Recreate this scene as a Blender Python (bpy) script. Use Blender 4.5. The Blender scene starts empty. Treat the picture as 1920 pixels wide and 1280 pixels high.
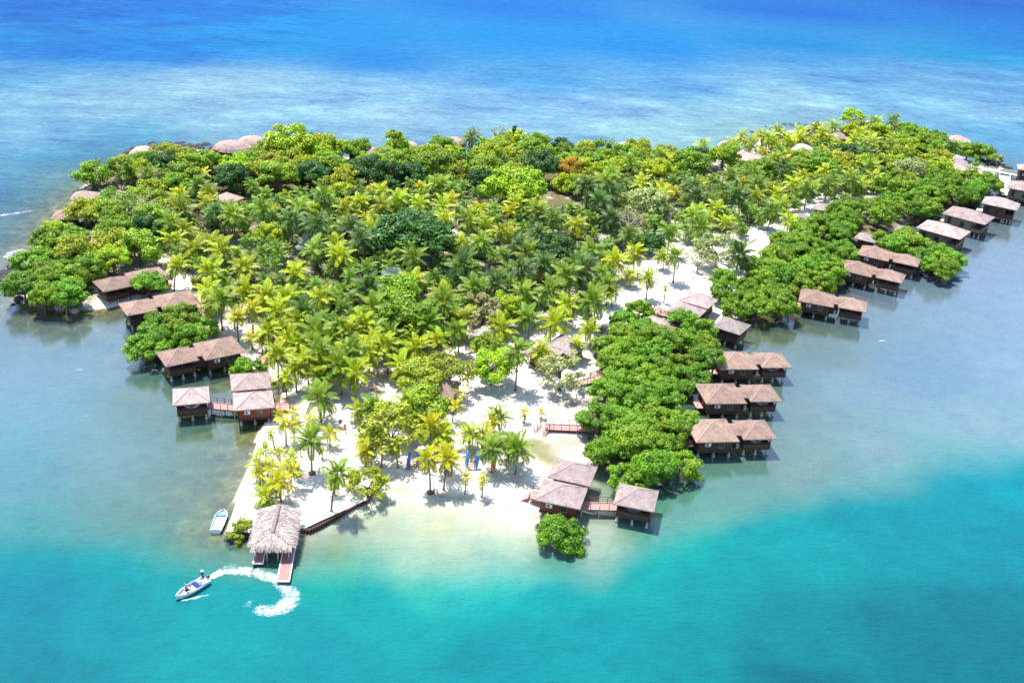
import bpy, math, random
import numpy as np
from mathutils import Vector, Matrix, noise as mnoise
rnd = random.Random(7)
PI = math.pi
R = math.radians
scene = bpy.context.scene
col = scene.collection

# ------------------------------------------------------------------ camera
CAM_Z, FOC, PITCH, ROLL = 93.6, 1950.0, R(26.649), R(3.988)
CP, SP, CR, SR = math.cos(PITCH), math.sin(PITCH), math.cos(ROLL), math.sin(ROLL)
fwd = Vector((0, CP, -SP)); down0 = Vector((0, -SP, -CP)); right0 = Vector((1, 0, 0))
cx_ = right0 * CR - down0 * SR
cy_ = -(right0 * SR + down0 * CR)
cam_data = bpy.data.cameras.new('camera')
cam_data.sensor_width = 36.0
cam_data.lens = FOC / 1920 * 36
cam_data.clip_end = 9000
cam = bpy.data.objects.new('camera', cam_data)
col.objects.link(cam)
m3 = Matrix((cx_, cy_, -fwd)).transposed()
cam.matrix_world = Matrix.Translation((0, 0, CAM_Z)) @ m3.to_4x4()
scene.camera = cam

# ------------------------------------------------------------------ light
SUN_EL, SUN_AZ = R(70), R(-48)            # azimuth from +Y towards +X (behind and left of the island)
world = bpy.data.worlds.new('World'); scene.world = world; world.use_nodes = True
wn = world.node_tree.nodes; wl = world.node_tree.links
sky = wn.new('ShaderNodeTexSky'); sky.sky_type = 'NISHITA'; sky.sun_disc = False
sky.sun_elevation = SUN_EL; sky.sun_rotation = SUN_AZ % (2 * PI); sky.air_density = 1.0; sky.dust_density = 0.6
bg = wn['Background']; bg.inputs['Strength'].default_value = 0.15
wl.new(sky.outputs[0], bg.inputs['Color'])
sun_data = bpy.data.lights.new('sun', 'SUN'); sun_data.energy = 4.2; sun_data.angle = R(0.55); sun_data.color = (1.0, 0.955, 0.88)
sun = bpy.data.objects.new('sun', sun_data); col.objects.link(sun)
to_sun = Vector((math.sin(SUN_AZ) * math.cos(SUN_EL), math.cos(SUN_AZ) * math.cos(SUN_EL), math.sin(SUN_EL)))
sun.rotation_euler = (-to_sun).to_track_quat('-Z', 'Y').to_euler()
scene.view_settings.view_transform = 'Standard'
scene.view_settings.look = 'None'
scene.view_settings.gamma = 1.0
scene.view_settings.use_curve_mapping = False
scene.view_settings.exposure = 1.12
scene.cycles.max_bounces = 6
scene.cycles.transparent_max_bounces = 12
scene.cycles.caustics_reflective = False
scene.cycles.caustics_refractive = False

# ------------------------------------------------------------------ helpers
def G(px, py, z=0.0):
    """point of the place, at height z, seen at photograph pixel px, py"""
    u, v = px - 960, py - 640
    u, v = CR * u + SR * v, -SR * u + CR * v
    t = (CAM_Z - z) / (SP + v / FOC * CP)
    return Vector((u / FOC * t, (CP - v / FOC * SP) * t, z))

def P(x, y, z=0.0):
    """the reverse: photograph pixel of a point"""
    zc = y * CP + (CAM_Z - z) * SP; v = FOC * ((CAM_Z - z) * CP - y * SP) / zc; u = FOC * x / zc
    return 960 + CR * u - SR * v, 640 + SR * u + CR * v

def tag(o, label=None, cat=None, group=None, kind=None):
    if label: o['label'] = label
    if cat: o['category'] = cat
    if group: o['group'] = group
    if kind: o['kind'] = kind
    return o

def empty(name, loc=(0, 0, 0), rz=0.0, parent=None):
    o = bpy.data.objects.new(name, None); o.empty_display_size = 0.3
    o.location = loc; o.rotation_euler = (0, 0, rz); o.parent = parent
    col.objects.link(o); return o

def obj(name, mesh, parent=None, loc=None, rot=None, scale=None):
    o = bpy.data.objects.new(name, mesh)
    if loc is not None: o.location = loc
    if rot is not None: o.rotation_euler = rot
    if scale is not None: o.scale = scale
    o.parent = parent; col.objects.link(o); return o

def copy_tree(o, parent=None):
    c = o.copy(); col.objects.link(c); c.parent = parent
    for ch in KIDS.get(o.name, ()): 
        copy_tree(ch, c)
    return c
KIDS = {}
def index_kids():
    KIDS.clear()
    for o in bpy.data.objects:
        if o.parent: KIDS.setdefault(o.parent.name, []).append(o)

class MB:
    def __init__(s): s.v = []; s.f = []; s.m = []
    def face(s, pts, m=0):
        i = len(s.v); s.v += [tuple(p) for p in pts]; s.f.append(tuple(range(i, i + len(pts)))); s.m.append(m)
    def grid(s, rings, m=0, close=True, cap0=False, cap1=False):
        i = len(s.v); n = len(rings[0])
        for r in rings: s.v += [tuple(p) for p in r]
        for a in range(len(rings) - 1):
            for b in range(n if close else n - 1):
                c = (b + 1) % n
                s.f.append((i + a * n + b, i + a * n + c, i + (a + 1) * n + c, i + (a + 1) * n + b)); s.m.append(m)
        if cap0: s.f.append(tuple(i + b for b in reversed(range(n)))); s.m.append(m)
        if cap1: s.f.append(tuple(i + (len(rings) - 1) * n + b for b in range(n))); s.m.append(m)
    def box(s, c, d, rz=0.0, m=0, tilt=None):
        x, y, z = d[0] / 2, d[1] / 2, d[2] / 2
        pts = [Vector((a * x, b * y, e * z)) for e in (-1, 1) for a, b in ((-1, -1), (1, -1), (1, 1), (-1, 1))]
        M = Matrix.Rotation(rz, 3, 'Z')
        if tilt: M = M @ Matrix.Rotation(tilt[1], 3, tilt[0])
        c = Vector(c); i = len(s.v)
        s.v += [tuple(M @ p + c) for p in pts]
        for q in ((3, 2, 1, 0), (4, 5, 6, 7), (0, 1, 5, 4), (1, 2, 6, 5), (2, 3, 7, 6), (3, 0, 4, 7)):
            s.f.append(tuple(i + k for k in q)); s.m.append(m)
    def tube(s, path, rad, n=6, m=0, cap=True):
        rings = []; path = [Vector(p) for p in path]
        for k, p in enumerate(path):
            t = (path[min(k + 1, len(path) - 1)] - path[max(k - 1, 0)])
            if t.length < 1e-6: t = Vector((0, 0, 1))
            t.normalize(); a = t.cross(Vector((0.31, 0.95, 0.02)))
            if a.length < 0.05: a = t.cross(Vector((1, 0, 0)))
            a.normalize(); b = t.cross(a)
            r = rad[k] if isinstance(rad, (list, tuple)) else rad
            rings.append([p + (a * math.cos(2 * PI * j / n) + b * math.sin(2 * PI * j / n)) * r for j in range(n)])
        s.grid(rings, m, True, cap, cap)
    def mesh(s, name, mats, smooth=False):
        me = bpy.data.meshes.new(name); me.from_pydata(s.v, [], s.f)
        for mt in (mats if isinstance(mats, (list, tuple)) else [mats]): me.materials.append(mt)
        if len(me.materials) > 1: me.polygons.foreach_set('material_index', s.m)
        if smooth: me.polygons.foreach_set('use_smooth', [True] * len(me.polygons))
        me.update(); return me
    def build(s, name, mats, parent=None, loc=None, rot=None, smooth=False):
        return obj(name, s.mesh(name, mats, smooth), parent, loc, rot)

def one(name, mat, parent, *boxes, **k):
    b = MB()
    for bx in boxes: b.box(*bx)
    return b.build(name, mat, parent, **k)

def lin(c):
    return tuple(((x / 255) / 12.92 if x / 255 <= 0.04045 else ((x / 255 + 0.055) / 1.055) ** 2.4) for x in c)

# ------------------------------------------------------------------ materials
def new_mat(name):
    m = bpy.data.materials.new(name); m.use_nodes = True
    return m, m.node_tree.nodes, m.node_tree.links, m.node_tree.nodes['Principled BSDF']

def ramp(nt, fac, stops):
    r = nt.nodes.new('ShaderNodeValToRGB'); e = r.color_ramp.elements
    while len(e) < len(stops): e.new(0.5)
    for k, (p, c) in enumerate(stops): e[k].position = p; e[k].color = (*c, 1) if len(c) == 3 else c
    nt.links.new(fac, r.inputs[0]); return r.outputs[0]

def nz(nt, scale, detail=3, rough=0.55, coord='Object', vec_scale=None, rot=None):
    tc = nt.nodes.new('ShaderNodeTexCoord'); n = nt.nodes.new('ShaderNodeTexNoise')
    n.inputs['Scale'].default_value = scale; n.inputs['Detail'].default_value = detail; n.inputs['Roughness'].default_value = rough
    src = tc.outputs[coord]
    if vec_scale or rot:
        mp = nt.nodes.new('ShaderNodeMapping'); mp.inputs['Scale'].default_value = vec_scale or (1, 1, 1)
        if rot: mp.inputs['Rotation'].default_value = (0, 0, rot)
        nt.links.new(src, mp.inputs[0]); src = mp.outputs[0]
    nt.links.new(src, n.inputs['Vector']); return n.outputs['Fac']

def mixc(nt, fac, a, b, mode='MIX'):
    m = nt.nodes.new('ShaderNodeMix'); m.data_type = 'RGBA'; m.blend_type = mode
    for k, v in ((0, fac), (6, a), (7, b)):
        if hasattr(v, 'links'): nt.links.new(v, m.inputs[k])
        elif k == 0: m.inputs[0].default_value = v
        else: m.inputs[k].default_value = (*v, 1)
    return m.outputs[2]

def mth(nt, op, a, b=0.0, c=None):
    m = nt.nodes.new('ShaderNodeMath'); m.operation = op
    for k, v in enumerate((a, b) if c is None else (a, b, c)):
        if hasattr(v, 'links'): nt.links.new(v, m.inputs[k])
        else: m.inputs[k].default_value = v
    return m.outputs[0]

def bump(nt, h, strength, dist, bsdf):
    b = nt.nodes.new('ShaderNodeBump'); b.inputs['Strength'].default_value = strength; b.inputs['Distance'].default_value = dist
    nt.links.new(h, b.inputs['Height']); nt.links.new(b.outputs[0], bsdf.inputs['Normal'])

def obj_random(nt):
    return nt.nodes.new('ShaderNodeObjectInfo').outputs['Random']

def attr(nt, name, out='Fac'):
    a = nt.nodes.new('ShaderNodeAttribute'); a.attribute_name = name; return a.outputs[out]

def simple(name, c, rough=0.6, var=0.25, scale=3.0, stripes=None, spec=0.3):
    """paint / wood / stone: colour with grain, weathering and fine relief"""
    m, n, l, b = new_mat(name); nt = m.node_tree
    f = nz(nt, scale, 5, 0.65)
    dark = tuple(x * (1 - var) for x in c); lite = tuple(min(1, x * (1 + var)) for x in c)
    cc = ramp(nt, f, [(0.3, dark), (0.7, lite)])
    if stripes:
        tc = nt.nodes.new('ShaderNodeTexCoord'); w = nt.nodes.new('ShaderNodeTexWave'); w.wave_type = 'BANDS'; w.bands_direction = stripes[0]
        w.inputs['Scale'].default_value = stripes[1]; w.inputs['Distortion'].default_value = 0.4; w.inputs['Detail'].default_value = 1
        l.new(tc.outputs['Object'], w.inputs['Vector'])
        edge = ramp(nt, w.outputs['Fac'], [(0.0, (0.62, 0.6, 0.6)), (0.22, (1, 1, 1))])
        cc = mixc(nt, 1.0, cc, edge, 'MULTIPLY'); bump(nt, w.outputs['Fac'], 0.35, 0.03, b)
    r = obj_random(nt)
    hv = nt.nodes.new('ShaderNodeHueSaturation'); l.new(cc, hv.inputs['Color'])
    l.new(mth(nt, 'MULTIPLY_ADD', r, 0.24, 0.88), hv.inputs['Value'])
    l.new(hv.outputs[0], b.inputs['Base Color'])
    b.inputs['Roughness'].default_value = rough; b.inputs['Specular IOR Level'].default_value = spec
    return m

def roof_mat(name, c, c2):
    """asphalt shingles: courses, mottling, weather streaks"""
    m, n, l, b = new_mat(name); nt = m.node_tree
    tc = nt.nodes.new('ShaderNodeTexCoord')
    br = nt.nodes.new('ShaderNodeTexBrick'); br.inputs['Scale'].default_value = 1.0
    br.inputs['Brick Width'].default_value = 0.42; br.inputs['Row Height'].default_value = 0.17; br.inputs['Mortar Size'].default_value = 0.012
    br.inputs['Color1'].default_value = (*c, 1); br.inputs['Color2'].default_value = (*c2, 1)
    br.inputs['Mortar'].default_value = (*(x * 0.55 for x in c), 1)
    l.new(tc.outputs['UV'], br.inputs['Vector'])
    f = nz(nt, 0.55, 6, 0.7)
    big = ramp(nt, f, [(0.3, (0.55, 0.53, 0.5)), (0.48, (0.95, 0.95, 0.95)), (0.7, (1.25, 1.18, 1.1))])
    cc = mixc(nt, 1.0, br.outputs['Color'], big, 'MULTIPLY')
    f2 = nz(nt, 2.4, 4, 0.7, vec_scale=(1, 1, 0.3))
    cc = mixc(nt, 0.6, cc, ramp(nt, f2, [(0.35, (0.72, 0.72, 0.7)), (0.6, (1.08, 1.08, 1.08))]), 'MULTIPLY')
    hv = nt.nodes.new('ShaderNodeHueSaturation'); l.new(cc, hv.inputs['Color'])
    l.new(mth(nt, 'MULTIPLY_ADD', obj_random(nt), 0.34, 0.82), hv.inputs['Value'])
    l.new(hv.outputs[0], b.inputs['Base Color']); b.inputs['Roughness'].default_value = 0.85; b.inputs['Specular IOR Level'].default_value = 0.25
    bump(nt, br.outputs['Fac'], 0.3, -0.02, b)
    return m

def leaf_mat(name, c, c2, trans=0.3, hue_var=0.03, val_var=0.5, nscale=0.6):
    m, n, l, b = new_mat(name); nt = m.node_tree
    f = nz(nt, nscale, 3, 0.6)
    cc = mixc(nt, ramp(nt, f, [(0.35, (0, 0, 0)), (0.65, (1, 1, 1))]), c, c2)
    r = obj_random(nt)
    hv = nt.nodes.new('ShaderNodeHueSaturation'); l.new(cc, hv.inputs['Color'])
    l.new(mth(nt, 'MULTIPLY_ADD', r, hue_var, 0.5 - hue_var / 2), hv.inputs['Hue'])
    r2 = mth(nt, 'FRACT', mth(nt, 'MULTIPLY', r, 7.31))
    l.new(mth(nt, 'MULTIPLY_ADD', r2, val_var, 1 - val_var / 2), hv.inputs['Value'])
    # each leaf its own tone
    g = mixc(nt, 1.0, hv.outputs[0], ramp(nt, attr(nt, 'leaf'), [(0, (0.45, 0.5, 0.42)), (1, (1.45, 1.4, 1.3))]), 'MULTIPLY')
    l.new(g, b.inputs['Base Color']); b.inputs['Roughness'].default_value = 0.5; b.inputs['Specular IOR Level'].default_value = 0.3
    t = nt.nodes.new('ShaderNodeBsdfTranslucent'); ms = nt.nodes.new('ShaderNodeMixShader'); ms.inputs[0].default_value = trans
    l.new(mixc(nt, 1.0, g, (1.25, 1.2, 0.6), 'MULTIPLY'), t.inputs['Color'])
    l.new(b.outputs[0], ms.inputs[1]); l.new(t.outputs[0], ms.inputs[2]); l.new(ms.outputs[0], n['Material Output'].inputs[0])
    return m

M = {}
M['roof_brown'] = roof_mat('brown shingles', (0.26, 0.175, 0.14), (0.32, 0.22, 0.175))
M['roof_pink'] = roof_mat('pinkish grey shingles', (0.345, 0.268, 0.252), (0.405, 0.325, 0.31))
M['roof_grey'] = roof_mat('grey shingles', (0.29, 0.245, 0.235), (0.35, 0.30, 0.29))
M['roof_pale'] = roof_mat('sun bleached pink shingles', (0.42, 0.30, 0.265), (0.48, 0.355, 0.32))
M['ridge'] = simple('ridge cap', (0.40, 0.29, 0.255), 0.8)
M['fascia'] = simple('fascia paint', (0.46, 0.29, 0.25), 0.6, 0.15)
M['wall_dark'] = simple('dark stained boards', (0.10, 0.048, 0.038), 0.65, 0.3, 2.0, ('X', 3.4))
M['wall_red'] = simple('red brown painted boards', (0.20, 0.055, 0.035), 0.6, 0.2, 2.0, ('X', 3.4))
M['wall_tan'] = simple('weathered tan boards', (0.22, 0.165, 0.115), 0.7, 0.25, 2.0, ('Z', 4.0))
M['deck'] = simple('red deck boards', (0.56, 0.31, 0.29), 0.6, 0.15, 1.5, ('X', 3.2))
M['deck_y'] = simple('red deck boards crosswise', (0.42, 0.19, 0.17), 0.6, 0.15, 1.5, ('Y', 3.2))
M['deck_pale'] = simple('bleached deck boards', (0.70, 0.60, 0.46), 0.7, 0.15, 1.5, ('X', 3.2))
M['rail'] = simple('rail wood', (0.17, 0.065, 0.05), 0.6, 0.25)
M['rail_pale'] = simple('pale rail wood', (0.55, 0.47, 0.40), 0.6, 0.2)
M['pile'] = simple('concrete piling', (0.42, 0.40, 0.36), 0.8, 0.3, 4)
M['frame'] = simple('weathered window frame', (0.26, 0.19, 0.17), 0.6, 0.2)
M['dark_wood'] = simple('dark timber', (0.06, 0.04, 0.032), 0.7, 0.3)
M['white'] = simple('white paint', (0.78, 0.78, 0.76), 0.4, 0.06)
M['white_gloss'] = simple('boat gelcoat', (0.60, 0.70, 0.74), 0.25, 0.05, spec=0.5)
M['glass'] = simple('dark window glass', (0.03, 0.035, 0.04), 0.1, 0.2, spec=0.6)
M['metal_grey'] = simple('grey metal', (0.10, 0.10, 0.11), 0.4, 0.2)
M['blue'] = simple('blue plastic', (0.03, 0.12, 0.42), 0.35, 0.15, spec=0.5)
M['sky_blue'] = simple('light blue plastic', (0.12, 0.36, 0.70), 0.35, 0.12, spec=0.5)
M['orange'] = simple('orange plastic', (0.60, 0.11, 0.04), 0.35, 0.15, spec=0.5)
M['cloth_blue'] = simple('navy cloth', (0.01, 0.03, 0.20), 0.8, 0.2)
M['cloth_red'] = simple('red cloth', (0.55, 0.03, 0.03), 0.8, 0.15)
M['cloth_black'] = simple('black cloth', (0.02, 0.02, 0.025), 0.8, 0.2)
M['cloth_white'] = simple('white cloth', (0.7, 0.7, 0.7), 0.8, 0.1)
M['skin'] = simple('skin', (0.30, 0.15, 0.09), 0.5, 0.1)
M['hair'] = simple('hair', (0.02, 0.013, 0.01), 0.6, 0.2)
M['thatch'] = simple('dry palm thatch', (0.47, 0.385, 0.35), 0.9, 0.35, 5.0)
M['thatch_brown'] = simple('brown palm thatch', (0.24, 0.17, 0.13), 0.9, 0.35, 5.0)
M['rock'] = simple('black shore rock', (0.045, 0.047, 0.052), 0.85, 0.6, 1.2)
M['rock_pale'] = simple('pale coral rock', (0.42, 0.38, 0.33), 0.85, 0.35, 1.2)
M['bark_palm'] = simple('palm bark', (0.21, 0.17, 0.13), 0.85, 0.3, 3, ('Z', 2.4))
M['bark'] = simple('tree bark', (0.13, 0.10, 0.075), 0.85, 0.35, 3)
M['bark_grey'] = simple('grey bare wood', (0.34, 0.31, 0.28), 0.85, 0.3, 3)
M['root'] = simple('mangrove root', (0.17, 0.13, 0.10), 0.85, 0.35, 3)
M['nut'] = simple('coconut husk', (0.20, 0.13, 0.03), 0.6, 0.4, 3)

PALM_COL = {
 'golden': leaf_mat('golden palm leaf', (0.44, 0.42, 0.012), (0.37, 0.385, 0.014), 0.2, 0.012, 0.35),
 'lime':   leaf_mat('lime palm leaf', (0.36, 0.42, 0.014), (0.26, 0.35, 0.014), 0.15, 0.03, 0.55),
 'green':  leaf_mat('green palm leaf', (0.19, 0.285, 0.02), (0.12, 0.215, 0.02), 0.14, 0.03, 0.55),
 'deep':   leaf_mat('deep green palm leaf', (0.075, 0.14, 0.025), (0.05, 0.11, 0.02), 0.12, 0.03, 0.4)}
PALM_COL['dead'] = leaf_mat('dead palm leaf', (0.26, 0.15, 0.05), (0.20, 0.12, 0.045), 0.2, 0.02, 0.3)
LEAF_COL = {
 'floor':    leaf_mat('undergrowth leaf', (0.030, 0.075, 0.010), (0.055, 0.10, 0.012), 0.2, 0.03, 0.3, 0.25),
 'mangrove': leaf_mat('mangrove leaf', (0.12, 0.255, 0.012), (0.20, 0.355, 0.014), 0.2, 0.04, 0.4, 0.3),
 'bright':   leaf_mat('bright leaf', (0.28, 0.42, 0.010), (0.38, 0.48, 0.012), 0.2, 0.04, 0.4, 0.3),
 'mid':      leaf_mat('mid green leaf', (0.155, 0.285, 0.012), (0.235, 0.37, 0.014), 0.18, 0.04, 0.4, 0.3),
 'dark':     leaf_mat('dark green leaf', (0.026, 0.095, 0.014), (0.045, 0.14, 0.018), 0.12, 0.03, 0.3, 0.3),
 'olive':    leaf_mat('olive leaf', (0.29, 0.35, 0.022), (0.37, 0.41, 0.035), 0.28, 0.03, 0.35, 0.3),
 'pale':     leaf_mat('pale grey green leaf', (0.33, 0.39, 0.15), (0.40, 0.45, 0.20), 0.28, 0.03, 0.3, 0.3),
 'brown':    leaf_mat('brown sparse leaf', (0.34, 0.29, 0.15), (0.29, 0.27, 0.12), 0.25, 0.02, 0.3, 0.3),
 'orange':   leaf_mat('orange leaf', (0.52, 0.33, 0.022), (0.42, 0.31, 0.02), 0.3, 0.02, 0.2, 0.4),
 'silver':   leaf_mat('silver blue fan leaf', (0.22, 0.30, 0.29), (0.27, 0.34, 0.32), 0.15, 0.02, 0.2, 0.4)}
#@@TERRAIN
# ------------------------------------------------------------------ ground, seabed, water
SHORE_PX = [(424,1000),(445,940),(470,870),(487,815),(497,795),(520,775),(528,740),(522,712),(495,700),(470,700),(455,680),(425,650),(395,650),
 (372,640),(345,600),(335,575),(300,560),(262,560),(205,575),(150,580),(90,578),(40,565),(22,535),(28,505),(55,475),(88,450),(108,425),(122,400),
 (138,375),(160,345),(182,318),(225,300),(270,286),(330,277),(400,281),(520,290),(700,295),(850,292),(960,285),(1100,298),(1300,302),(1395,280),
 (1440,252),(1480,244),(1560,240),(1640,249),(1700,258),(1760,275),(1820,300),(1865,303),(1882,314),(1862,330),(1820,360),(1790,385),(1740,405),(1690,425),
 (1640,445),(1590,475),(1540,505),(1480,552),(1430,570),(1400,590),(1330,610),(1290,650),(1240,700),(1200,750),(1180,800),(1140,840),(1110,862),
 (1070,890),(1035,930),(1010,968),(990,962),(930,945),(860,930),(780,918),(715,912),(690,940),(640,962),(600,980),(565,997),(500,1003)]
SHORE = np.array([G(x, y, 0.25)[:2] for x, y in SHORE_PX])

def seg_dist(Q, poly, closed=True):
    best = np.full(len(Q), 1e9)
    n = len(poly)
    for i in range(n if closed else n - 1):
        a = poly[i]; b = poly[(i + 1) % n]; ab = b - a
        t = np.clip(((Q - a) @ ab) / max(ab @ ab, 1e-9), 0, 1)
        best = np.minimum(best, np.hypot(*(Q - a - t[:, None] * ab).T))
    return best

def inside(Q, poly):
    r = np.zeros(len(Q), bool); n = len(poly); x, y = Q[:, 0], Q[:, 1]
    for i in range(n):
        x0, y0 = poly[i]; x1, y1 = poly[(i + 1) % n]
        c = ((y0 > y) != (y1 > y)) & (x < (x1 - x0) * (y - y0) / (y1 - y0 + 1e-12) + x0)
        r ^= c
    return r

def fbm(Q, s, seed=0.0, oct=3):
    return np.array([mnoise.fractal(Vector((a * s + seed, b * s - seed, seed)), 1.0, 2.0, oct) for a, b in Q])

def wpoly(pts, z=0.0): return np.array([G(x, y, z)[:2] for x, y in pts])

# stretch of vertical sea wall (quay) : the ground drops straight there
QUAY = wpoly([(497,795),(487,815),(470,870),(445,940),(424,1000),(500,1003),(565,997),(600,980),(640,962),(690,940)], 0.25)
BEACH = wpoly([(700,912),(780,918),(860,930),(930,945),(1005,970)], 0.25)

def axis(lo, hi, step, outs_lo, outs_hi):
    return np.array(sorted(outs_lo) + list(np.arange(lo, hi, step)) + sorted(outs_hi))
XS = axis(-125, 190, 1.1, [-6000, -3000, -1500, -900, -600, -450, -340, -270, -220, -180, -150, -137], [200, 220, 250, 300, 380, 500, 700, 1000, 1800, 3000, 6000])
YS = axis(78, 390, 1.1, [-800, -300, -100, 0, 40, 60], [398, 410, 425, 445, 470, 500, 540, 590, 650, 750, 900, 1200, 1800, 3000, 6000])

def height_field():
    gx, gy = np.meshgrid(XS, YS); Q = np.stack([gx.ravel(), gy.ravel()], 1)
    d = np.full(len(Q), 400.0)
    near = (np.abs(Q[:, 0] - 25) < 190) & (Q[:, 1] > 70) & (Q[:, 1] < 420)
    d[near] = seg_dist(Q[near], SHORE)
    ins = inside(Q, SHORE)
    dq = np.full(len(Q), 99.0); dq[near] = seg_dist(Q[near], QUAY, False)
    db = np.full(len(Q), 99.0); db[near] = seg_dist(Q[near], BEACH, False)
    n1 = np.zeros(len(Q)); n1[near] = fbm(Q[near], 0.13, 3.1)
    n2 = np.zeros(len(Q)); n2[near] = fbm(Q[near], 0.6, 8.4, 2)
    k = np.clip(db / 14, 0, 1)
    up = (0.85 * (1 - np.exp(-d / (5.5 - 3.5 * k)))) + 0.10 * n1 * np.clip(d / 6, 0, 1) + 0.02 * n2
    qf = np.clip((2.6 - dq) / 1.0, 0, 1)
    up = up * (1 - qf) + qf * 0.3
    slope = 0.055 + 0.055 * np.clip(db / 22, 0, 1)
    dn = -(d * slope) - 0.08 * np.abs(n1) * np.clip(d / 3, 0, 1)
    dn = np.maximum(dn, -9)
    h = np.where(ins, up, dn)
    return Q, h, d, ins, db, near

Q, HF, DIST, INS, DB, NEAR = height_field()
NX, NY = len(XS), len(YS)
FACES = [(j * NX + i, j * NX + i + 1, (j + 1) * NX + i + 1, (j + 1) * NX + i) for j in range(NY - 1) for i in range(NX - 1)]

def ground_z(x, y):
    i = min(max(int(np.searchsorted(XS, x)) - 1, 0), NX - 2); j = min(max(int(np.searchsorted(YS, y)) - 1, 0), NY - 2)
    fx = (x - XS[i]) / (XS[i + 1] - XS[i]); fy = (y - YS[j]) / (YS[j + 1] - YS[j])
    a = HF[j * NX + i]; b = HF[j * NX + i + 1]; c = HF[(j + 1) * NX + i]; e = HF[(j + 1) * NX + i + 1]
    return float((a * (1 - fx) + b * fx) * (1 - fy) + (c * (1 - fx) + e * fx) * fy)

def attr_f(me, name, vals):
    a = me.attributes.new(name, 'FLOAT', 'POINT'); a.data.foreach_set('value', np.asarray(vals, np.float32))
def attr_c(me, name, rgb):
    a = me.attributes.new(name, 'FLOAT_COLOR', 'POINT')
    a.data.foreach_set('color', np.concatenate([rgb, np.ones((len(rgb), 1))], 1).astype(np.float32).ravel())

GROVE_PX = [(300,440),(330,380),(400,340),(500,350),(620,350),(720,330),(860,320),(980,330),(1100,340),(1200,330),(1330,320),(1400,330),(1440,390),(1340,420),(1260,430),(1190,450),(1130,520),(1080,590),(1000,620),(880,640),(760,690),(640,690),(560,680),(500,610),(440,560),(350,520)]
LITTER = wpoly(GROVE_PX)
BACK = wpoly([(140,380),(180,320),(260,300),(400,300),(520,300),(900,300),(1300,310),(1330,330),(1200,350),(1000,350),(700,360),(450,360),(250,380)])
def soft_in(poly, w):
    r = np.zeros(len(Q)); s = seg_dist(Q[NEAR], poly); i = inside(Q[NEAR], poly)
    r[NEAR] = np.clip(np.where(i, s, -s) / w * 0.5 + 0.5, 0, 1); return r
def blob(px, py, rad):
    c = np.array(G(px, py)[:2]); return np.exp(-(np.hypot(*(Q - c).T) / rad) ** 2)

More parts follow.
